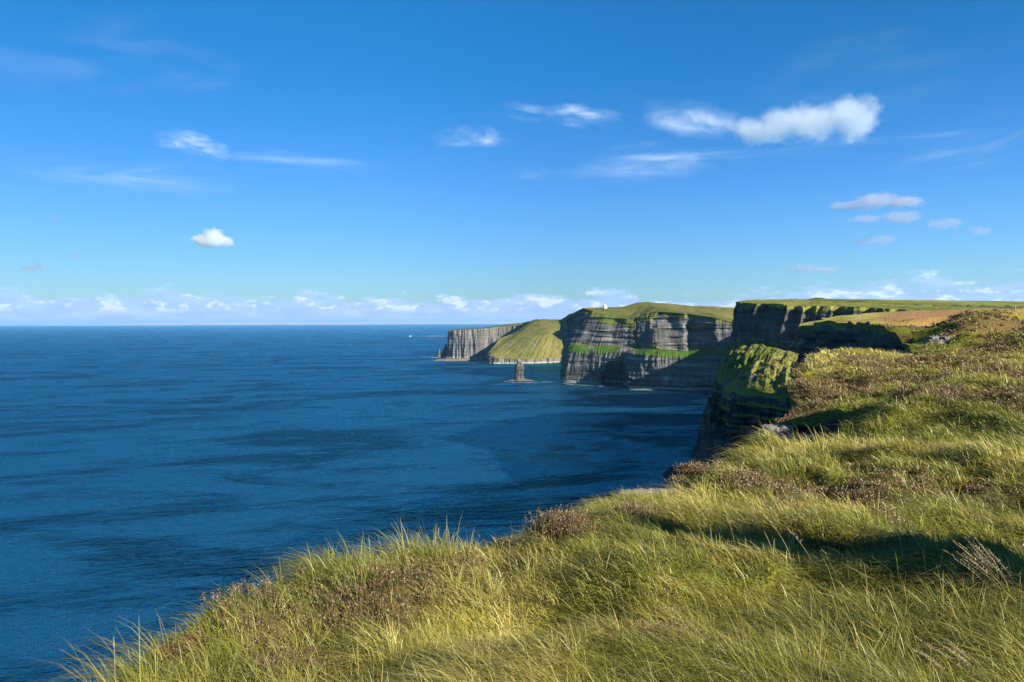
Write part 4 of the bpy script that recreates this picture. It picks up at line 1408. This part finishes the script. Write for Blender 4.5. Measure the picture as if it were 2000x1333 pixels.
rock_tower('rock_pinnacle', b1, [(-2, 17, 0), (5, 12, 0), (14, 7, 0), (30, 4.2, 0.5), (38, 0.8, 1)], M_BOULDER, 35, 'slim dark rock pinnacle at the seaward foot of the farthest headland', 'rock pinnacle', 0.8)
b2 = sea(869, 697.5)
rock_tower('rock_pinnacle', b2, [(-2, 22, 0), (8, 19, 1), (20, 13, 3), (38, 9, 4), (52, 5, 5), (57, 0.8, 5)], M_BOULDER, 37, 'blunt dark rock pinnacle leaning against the farthest headland', 'rock pinnacle', 0.8)
rock_tower('tidal_rock', sea(905, 704.5), [(-2, 120, 0), (2, 112, 0), (6, 95, 0), (9, 60, 0), (9.5, 1, 0)], M_SHELF, 39, 'low grey shelf of rock along the foot of the farthest headland', 'tidal rock', 0.35, 0.02)
rock_tower('tidal_rock', sea(1135, 702), [(-2, 75, 0), (1.5, 70, 0), (4, 55, 0), (5, 1, 0)], M_SHELF, 41, 'pale strip of shore below the green slope, beside the main headland', 'tidal rock', 0.5, 0.1)
rock_tower('tidal_rock', sea(1262, 762), [(-2, 34, 0), (1.0, 30, 0), (2.0, 16, 0), (2.3, 0.5, 0)], M_SHELF, 43, 'low rocks awash in front of the sea cave', 'tidal rock', 0.25, -0.1)
rock_tower('skerry', sea(849, 657), [(-2, 110, 0), (1.5, 95, 0), (5, 60, 20), (9, 16, 30), (10, 1, 30)], M_BOULDER, 45, 'low skerry ringed with surf beyond the farthest headland', 'skerry', 0.4)
rock_tower('tidal_rock', sea(1318, 928), [(-3, 17, 0), (2, 14, 0), (5, 9, -1), (8, 4, -2), (9, .4, -2)], M_BOULDER, 47, 'black rock in the sea just past the heather on the edge', 'tidal rock', 0.6, 0.3)

m_foam, nt, out = material('surf_foam')
tc = nt.new('ShaderNodeNewGeometry').outputs['Position']
n1 = nt.noise(nt.mapping(tc, (0.05, 0.12, 1)), 1.0, 6, 0.65)
b = nt.new('ShaderNodeBsdfPrincipled', {'Base Color': (0.80, 0.84, 0.88), 'Roughness': 0.9, 'Alpha': nt.smooth(n1, 0.42, 0.60)})
nt.l.new(b.outputs[0], out.inputs['Surface'])


def surf(name, path, wid, label, z=0.35):
    p_ = np.array(path, float)
    L_ = np.concatenate([[0], np.cumsum(np.linalg.norm(np.diff(p_, axis=0), axis=1))])
    n = 120
    s_ = np.linspace(0, L_[-1], n)
    c_ = np.column_stack([np.interp(s_, L_, p_[:, 0]), np.interp(s_, L_, p_[:, 1])])
    t_ = np.gradient(c_, axis=0)
    t_ /= np.linalg.norm(t_, axis=1)[:, None]
    nr = np.column_stack([-t_[:, 1], t_[:, 0]])
    rows_ = []
    ends = np.sin(np.linspace(0.02, math.pi - 0.02, n)) ** 0.5
    for k_ in (-1, -0.4, 0.4, 1):
        wv = wid * k_ * ends * (1 + 0.5 * fbm(s_ / (wid * 3), k_ * 3.0, 0, 3, 7))
        q_ = c_ + nr * wv[:, None]
        rows_.append(np.column_stack([q_, np.full(n, z - 0.25 * abs(k_))]))
    V_ = np.stack(rows_)
    o = mesh_np(name, V_.reshape(-1, 3), grid_faces(4, n), m_foam, True)
    return tag(o, label, 'surf', kind='stuff')


surf('surf', [sea(815, 657.6)[:2], sea(840, 657.2)[:2], sea(874, 657.6)[:2]], 55, 'white surf breaking along the far skerry', 2.0)
surf('surf', [sea(822, 697.5)[:2], sea(842, 698)[:2], sea(860, 700)[:2]], 9, 'thin line of surf off the farthest headland')
surf('surf', [sea(1097, 749.5)[:2], sea(1120, 752)[:2], sea(1150, 753.5)[:2], sea(1178, 755)[:2]], 2.6, 'thin surf along the foot of the main headland')
surf('surf', [sea(980, 744)[:2], sea(1000, 747)[:2], sea(1030, 747.5)[:2], sea(1060, 746)[:2], sea(1095, 747)[:2]], 3.0, 'thin surf around the foot of the sea stack')

# scattered whitecaps
wc_v, wc_f, nb = [], [], 0
for k_ in range(34):
    a_, d_ = RNG.uniform(R(-34), R(8)), math.exp(RNG.uniform(math.log(420), math.log(3800)))
    x0_, y0_ = d_ * math.sin(a_), d_ * math.cos(a_)
    if x0_ > -40 and d_ < 700:
        continue
    lw_, hw_ = RNG.uniform(0.8, 1.9), RNG.uniform(0.18, 0.35) + d_ * 0.00015
    m_ = 9
    t_ = np.linspace(-1, 1, m_)
    wob_ = RNG.normal(0, 0.25, m_)
    e_ = np.sqrt(1 - t_ ** 2) * hw_
    for sg in (-1, 1):
        wc_v.append(np.column_stack([x0_ + t_ * lw_, y0_ + wob_ + sg * e_, np.full(m_, 0.45)]))
    wc_f.append(grid_faces(2, m_, nb))
    nb += 2 * m_
tag(mesh_np('foam', np.vstack(wc_v), np.vstack(wc_f), m_foam, False), 'scattered white flecks of foam on the open sea', 'foam', kind='stuff')

# ------------------------------------------------------------------ ferry far out
M_WHITE = plain('white_paint', (0.80, 0.82, 0.82), 0.4, vary=0.04)
M_GLASSD = plain('dark_windows', (0.03, 0.04, 0.05), 0.2, vary=0.2)
bt = sea(801.5, 657.6)
boat = empty('boat', (bt[0], bt[1], 0.0), R(8))
tag(boat, 'small white ferry far out on the open sea', 'boat')
bm = bmesh.new()
hull = []
for x_, hw, zt in ((-13, 3.2, 2.6), (-6, 3.8, 2.5), (3, 3.7, 2.8), (9, 2.4, 3.3), (13.5, 0.15, 4.0)):
    hull.append([bm.verts.new((x_, -hw * 0.55, -0.6)), bm.verts.new((x_, -hw, zt)), bm.verts.new((x_, hw, zt)), bm.verts.new((x_, hw * 0.55, -0.6))])
for a_, b_ in zip(hull[:-1], hull[1:]):
    for k_ in range(4):
        bm.faces.new((a_[k_], b_[k_], b_[(k_ + 1) % 4], a_[(k_ + 1) % 4]))
bm.faces.new(hull[0])
bm.faces.new(hull[-1][::-1])
bm_obj('hull', bm, M_WHITE, boat)


def box(bm_, x0, x1, y0, y1, z0, z1, taper=0.0):
    v_ = [bm_.verts.new(c_) for c_ in ((x0, y0, z0), (x1, y0, z0), (x1, y1, z0), (x0, y1, z0), (x0 + taper, y0 + taper, z1), (x1 - taper, y0 + taper, z1), (x1 - taper, y1 - taper, z1), (x0 + taper, y1 - taper, z1))]
    for f_ in ((3, 2, 1, 0), (4, 5, 6, 7), (0, 1, 5, 4), (1, 2, 6, 5), (2, 3, 7, 6), (3, 0, 4, 7)):
        bm_.faces.new([v_[k_] for k_ in f_])
    return bm_


cab = bm_obj('cabin', box(box(bmesh.new(), -9, 5, -2.8, 2.8, 2.3, 5.6, 0.3), -3, 3, -2.2, 2.2, 5.62, 8.2, 0.4), M_WHITE, boat)
wb = bmesh.new()
for k_ in range(6):
    box(wb, -8 + k_ * 2.1, -6.6 + k_ * 2.1, -2.86, -2.6, 3.6, 4.6)
bm_obj('windows', wb, M_GLASSD, cab)
bm_obj('mast', tube(bmesh.new(), [(-1, 0, 8.1), (-1.2, 0, 11.5)], 0.15, 0.08), M_WHITE, boat)

# ------------------------------------------------------------------ round stone tower on the main headland
M_TOWER = plain('lime_washed_stone', (0.74, 0.72, 0.62), 0.85, vary=0.12, scale=0.8)
tp = P(1181, 602.3, 1925)
tw = empty('stone_tower', (tp[0], tp[1], tp[2] - 1.0))
tag(tw, 'small round pale stone tower with a battlemented top on the main headland', 'tower')
bm = bmesh.new()
tube(bm, [(0, 0, 0), (0, 0, 8.5)], 4.1, 3.8, 28)
tube(bm, [(0, 0, 8.5), (0, 0, 9.2)], 4.2, 4.2, 28)
tbody = bm_obj('wall', bm, M_TOWER, tw)
for k_ in range(10):
    a_ = 2 * math.pi * k_ / 10
    x_, y_ = 3.75 * math.cos(a_), 3.75 * math.sin(a_)
    bm_obj('merlon', box(bmesh.new(), x_ - 0.55, x_ + 0.55, y_ - 0.55, y_ + 0.55, 9.18, 10.2), M_TOWER, tw)
bm = bmesh.new()
tube(bm, [(4.6, -0.5, 0), (4.6, -0.5, 6.2)], 1.7, 1.6, 16)
tube(bm, [(4.6, -0.5, 6.2), (4.6, -0.5, 6.9)], 1.85, 1.85, 16)
bm_obj('stair_turret', bm, M_TOWER, tw)
for zz_ in (2.2, 5.6):
    for xx_ in (-1.6, 1.2):
        yy_ = -math.sqrt(4.05 ** 2 - xx_ ** 2) * (1 - 0.008 * zz_)
        wd_ = bm_obj('window', box(bmesh.new(), xx_ - 0.4, xx_ + 0.4, yy_ - 0.12, yy_ + 0.5, zz_, zz_ + 1.5), M_GLASSD, tw)

# ------------------------------------------------------------------ fence on the clifftop path
M_POST = plain('weathered_post', (0.30, 0.26, 0.19), 0.85)
M_WIRE = plain('fence_wire', (0.30, 0.30, 0.30), 0.5, 0.5)
fpts = []
for k_ in range(18):
    t_ = k_ / 17
    q = P(1722 + 92 * t_, 626.0 - 0.5 * t_, 236 - 6 * t_ + 1.2 * math.sin(k_ * 1.7))
    z0 = float(ground(np.array([q[0]]), np.array([q[1]]))[0])
    fpts.append((q[0], q[1], z0))
fence = empty('fence', fpts[0])
tag(fence, 'row of pale wooden fence posts along the edge of the tan field', 'fence')
for k_, f_ in enumerate(fpts):
    o_ = bm_obj('post', box(bmesh.new(), -0.055, 0.055, -0.055, 0.055, -0.4, 1.2 + 0.15 * math.sin(k_ * 2.3), 0.01), M_POST, fence)
    o_.location = (f_[0] - fpts[0][0], f_[1] - fpts[0][1], f_[2] - fpts[0][2])
for hz_ in (0.55, 1.05):
    bm = bmesh.new()
    for a_, b_ in zip(fpts[:-1], fpts[1:]):
        p0 = Vector(a_) - Vector(fpts[0]) + Vector((0, -0.1, hz_))
        p1 = Vector(b_) - Vector(fpts[0]) + Vector((0, -0.1, hz_))
        v_ = [bm.verts.new(p0 + Vector(d_)) for d_ in ((0, 0, -.012), (0, .012, .01), (0, -.012, .01))] + [bm.verts.new(p1 + Vector(d_)) for d_ in ((0, 0, -.012), (0, .012, .01), (0, -.012, .01))]
        for i_ in range(3):
            bm.faces.new((v_[i_], v_[(i_ + 1) % 3], v_[3 + (i_ + 1) % 3], v_[3 + i_]))
    bm_obj('wire', bm, M_WIRE, fence)
q = P(1983, 621, 175)
z0 = float(ground(np.array([q[0]]), np.array([q[1]]))[0])
o_ = bm_obj('fence_post', box(bmesh.new(), -0.09, 0.09, -0.09, 0.09, -0.4, 1.25, 0.015), M_POST)
o_.location = (q[0], q[1], z0)
tag(o_, 'lone thin fence post standing in the grass of the far bank', 'fence post')

# pale field wall far inland
wl = [P(1828 + 130 * t_, 598.6 + 2.6 * t_, 770) for t_ in np.linspace(0, 1, 40)]
rows_ = []
for (dy, zz_) in ((-0.5, -0.6), (-0.35, 1.0), (0.0, 1.25), (0.35, 1.0), (0.5, -0.6)):
    rows_.append([(p_[0], p_[1] + dy, p_[2] + zz_ * (1.6 if 4 < i_ < 18 else 0.9) + 0.15 * math.sin(i_ * 5.1)) for i_, p_ in enumerate(wl)])
tag(mesh_np('field_wall', np.array(rows_).reshape(-1, 3), grid_faces(5, 40), M_TOWER, False), 'pale drystone wall across the far fields', 'wall')


# dark hedge across the far fields
m_hedge = plain('hedge_leaves', (0.045, 0.055, 0.02), 0.9, vary=0.5, scale=0.6)
hl = [P(1742 + 300 * t_, 598.2 + 4.2 * t_, 690) for t_ in np.linspace(0, 1, 160)]
rows_ = []
for (dy, zz_) in ((-1.2, -0.8), (-0.9, 1.2), (0.0, 1.9), (0.9, 1.2), (1.2, -0.8)):
    rows_.append([(p_[0], p_[1] + dy + RNG.normal(0, 0.25), p_[2] + (zz_ * max(0.25, 0.7 + 0.9 * float(vnoise(i_ / 5.0, 2.0, 0, 3))) if zz_ > 0 else zz_) + RNG.normal(0, 0.12)) for i_, p_ in enumerate(hl)])
tag(mesh_np('hedge', np.array(rows_).reshape(-1, 3), grid_faces(5, 160), m_hedge, False), 'dark ragged hedge line running across the far clifftop fields', 'hedge')


# ------------------------------------------------------------------ walker on the clifftop
def walker(px, py, d, label, coat, turn):
    q_ = P(px, py, d)
    z0_ = float(ground(np.array([q_[0]]), np.array([q_[1]]))[0])
    J = {  # joints in metres, facing -y
        'pelvis': (0, 0, .95, .14, .11), 'waist': (0, 0, 1.10, .13, .10), 'chest': (0, .01, 1.30, .16, .11), 'neckb': (0, .01, 1.46, .07, .07), 'neck': (0, 0, 1.53, .055, .055), 'head': (0, -.02, 1.64, .085, .10), 'crown': (0, -.01, 1.74, .06, .07),
        'hipl': (-.10, 0, .90, .10, .10), 'kneel': (-.11, -.10, .50, .065, .065), 'ankl': (-.11, -.04, .09, .045, .045), 'toel': (-.12, -.20, .04, .045, .035),
        'hipr': (.10, 0, .90, .10, .10), 'kneer': (.11, .02, .50, .065, .065), 'ankr': (.11, .16, .10, .045, .045), 'toer': (.12, .02, .04, .045, .035),
        'shl': (-.20, .01, 1.42, .065, .065), 'ell': (-.27, .06, 1.15, .047, .047), 'wrl': (-.27, -.06, .92, .035, .035), 'hal': (-.27, -.10, .84, .04, .03),
        'shr': (.20, .01, 1.42, .065, .065), 'elr': (.27, .02, 1.15, .047, .047), 'wrr': (.27, .0, .91, .035, .035), 'har': (.27, -.02, .82, .04, .03)}
    E = [('pelvis', 'waist'), ('waist', 'chest'), ('chest', 'neckb'), ('neckb', 'neck'), ('neck', 'head'), ('head', 'crown'), ('pelvis', 'hipl'), ('hipl', 'kneel'), ('kneel', 'ankl'), ('ankl', 'toel'),
         ('pelvis', 'hipr'), ('hipr', 'kneer'), ('kneer', 'ankr'), ('ankr', 'toer'), ('neckb', 'shl'), ('shl', 'ell'), ('ell', 'wrl'), ('wrl', 'hal'), ('neckb', 'shr'), ('shr', 'elr'), ('elr', 'wrr'), ('wrr', 'har')]
    names = list(J)
    me = bpy.data.meshes.new('person')
    me.from_pydata([J[k_][:3] for k_ in names], [(names.index(a_), names.index(b_)) for a_, b_ in E], [])
    o = bpy.data.objects.new('person', me)
    COL.objects.link(o)
    md = o.modifiers.new('skin', 'SKIN')
    o.modifiers.new('sub', 'SUBSURF').levels = 1
    for v_, k_ in zip(me.skin_vertices[0].data, names):
        v_.radius = J[k_][3:]
        v_.use_root = k_ == 'pelvis'
    dg = bpy.context.evaluated_depsgraph_get()
    dg.update()
    me2 = bpy.data.meshes.new_from_object(o.evaluated_get(dg))
    o.modifiers.clear()
    o.data = me2
    me2.name = 'person'
    me2.materials.clear()
    for m_ in (plain('skin', (0.45, 0.28, 0.20), 0.6), coat, plain('pale_trousers', (0.55, 0.53, 0.50), 0.8), plain('dark_hair', (0.03, 0.02, 0.015), 0.7)):
        me2.materials.append(m_)
    for p_ in me2.polygons:
        z_ = p_.center.z
        x_ = abs(p_.center.x)
        p_.use_smooth = True
        p_.material_index = 3 if z_ > 1.70 or (z_ > 1.60 and p_.center.y > 0.0) else 0 if (z_ > 1.49 or (x_ > .22 and z_ < .90)) else 1 if z_ > .88 else 2
    o.location = (q_[0], q_[1], z0_)
    o.rotation_euler = (0, 0, turn)
    tag(o, label, 'person')


walker(1678, 617, 283, 'walker in a dark jacket and pale trousers on the clifftop path', plain('dark_jacket', (0.02, 0.025, 0.04), 0.8), R(200))


# ------------------------------------------------------------------ cumulus clouds
def cloud(px, py, wpx, hpx, dist_, lobes, density, label, seed, soft=0.5, rag=0.85, tone=(0.93, 0.94, 0.97)):
    """lobes in units of the half size: (x, z, rx, rz); depth follows from rx"""
    c_ = Vector(P(px, py, dist_))
    hw = wpx / 2 / FPX * dist_
    hh = hpx / 2 / FPX * dist_
    ball = bmesh.new()
    bmesh.ops.create_icosphere(ball, subdivisions=2, radius=1.0)
    unit = [v_.co.copy() for v_ in ball.verts]
    ball.free()
    bm_ = bmesh.new()
    for lx_, lz_, rx_, rz_ in lobes:
        for v_ in unit:
            bm_.verts.new((lx_ * hw + v_.x * rx_ * hw * 1.12 * RNG.uniform(0.995, 1.0), v_.y * rx_ * hw * 0.8 * 1.12, lz_ * hh + v_.z * rz_ * hh * 1.12))
    bmesh.ops.convex_hull(bm_, input=bm_.verts[:])
    for v_ in [v_ for v_ in bm_.verts if not v_.link_faces]:
        bm_.verts.remove(v_)
    bmesh.ops.recalc_face_normals(bm_, faces=bm_.faces)
    m_, nt_, out_ = material('cloud_vapour')
    tc_ = nt_.new('ShaderNodeTexCoord').outputs['Object']
    S_ = None
    for lx_, lz_, rx_, rz_ in lobes:
        mp = nt_.mapping(tc_, (1 / (rx_ * hw), 1 / (rx_ * hw * 0.8), 1 / (rz_ * hh)), (-lx_ / rx_, 0, -lz_ / rz_))
        ln_ = nt_.new('ShaderNodeVectorMath', operation='LENGTH')
        nt_.l.new(mp, ln_.inputs[0])
        v_ = nt_.math('SUBTRACT', 1.0, ln_.outputs['Value'])
        S_ = v_ if S_ is None else nt_.math('SMOOTH_MAX', S_, v_, 0.15)
    n_ = nt_.noise(nt_.mapping(tc_, (1 / hh, 1 / hh, 1.25 / hh), (seed * 3.3, seed * 1.7, seed)), 1.1, 6, 0.6, 0.2)
    d_ = nt_.math('ADD', S_, nt_.math('MULTIPLY', nt_.math('SUBTRACT', n_, 0.56), 1.9 * rag))
    d_ = nt_.math('MULTIPLY', nt_.smooth(d_, 0.0, soft), density, clamp=False)
    pv_ = nt_.new('ShaderNodeVolumePrincipled', {'Color': tone, 'Density': d_, 'Anisotropy': 0.25})
    nt_.l.new(pv_.outputs[0], out_.inputs['Volume'])
    o = bm_obj('cloud', bm_, m_)
    o.location = c_
    tag(o, label, 'cloud', 'small cumulus clouds over the sea and cliffs')


CLOUDS = [
    (1575, 236, 285, 92, 3000, [(-.66, -.42, .46, .70), (-.28, -.10, .52, .95), (.18, -.08, .55, 1.0), (.62, .10, .46, 1.15)], 0.0085, 'biggest cloud, long and grey white with a round knob at one end', 1),
    (412, 469, 104, 50, 6500, [(-.35, .0, .55, .60), (.15, .15, .60, .85), (.55, -.1, .40, .55)], 0.03, 'bright white puffy cloud alone over the open sea', 2),
    (1717, 394, 196, 46, 5200, [(-.6, -.35, .45, .5), (-.1, .0, .55, .8), (.1, .2, .35, .8), (.5, -.1, .5, .6)], 0.009, 'flat bottomed white cloud, topmost of the group above the clifftop', 3),
    (1735, 426, 168, 34, 5600, [(-.5, -.1, .5, .6), (.3, .1, .6, .9)], 0.005, 'faint grey cloud directly under the flat bottomed white cloud', 4),
    (1845, 437, 90, 32, 5600, [(-.3, -.1, .6, .8), (.3, .1, .6, .9)], 0.006, 'grey wedge of cloud beside the faint grey one over the clifftop', 5),
    (1914, 451, 58, 26, 5600, [(-.2, 0, .7, .9), (.3, -.1, .6, .7)], 0.006, 'smallest grey cloud at the outer end of the clifftop group', 6),
    (1712, 469, 108, 32, 5800, [(-.4, -.2, .55, .6), (.25, .05, .6, .9)], 0.005, 'pale grey cloud lowest in the group above the clifftop', 7),
    (1594, 525, 112, 26, 7500, [(-.45, .1, .55, .8), (.3, -.15, .65, .6)], 0.006, 'thin lavender cloud low over the flat clifftop of the nearer headland', 8),
    (65, 524, 58, 26, 7500, [(-.3, 0, .6, .7), (.25, .1, .6, .9)], 0.007, 'small pinkish white cloud low over the emptiest stretch of sea', 9),
    (105, 428, 34, 22, 6500, [(0, 0, .9, .9)], 0.005, 'tiny faint cloud highest above the emptiest stretch of sea', 10),
    (150, 500, 40, 18, 7000, [(-.2, 0, .7, .8), (.3, 0, .6, .7)], 0.005, 'tiny faint cloud between the two other small ones over the open sea', 11),
]
for args in CLOUDS:
    cloud(*args, tone=(0.97, 0.98, 1.0) if args[-1] in (1, 2) else (0.74, 0.75, 0.86))

# ------------------------------------------------------------------ haze over the water
m_haze, nt, out = material('air_haze')
pv = nt.new('ShaderNodeVolumePrincipled', {'Color': (0.36, 0.66, 1.0), 'Density': 0.000018, 'Anisotropy': 0.1})
nt.l.new(pv.outputs[0], out.inputs['Volume'])
bm = bmesh.new()
bmesh.ops.create_cube(bm, size=1.0)
bmesh.ops.scale(bm, vec=(124000, 124000, 252), verts=bm.verts)
bmesh.ops.translate(bm, vec=(0, 0, 126 - 8), verts=bm.verts)
tag(bm_obj('haze', bm, m_haze), kind='stuff')
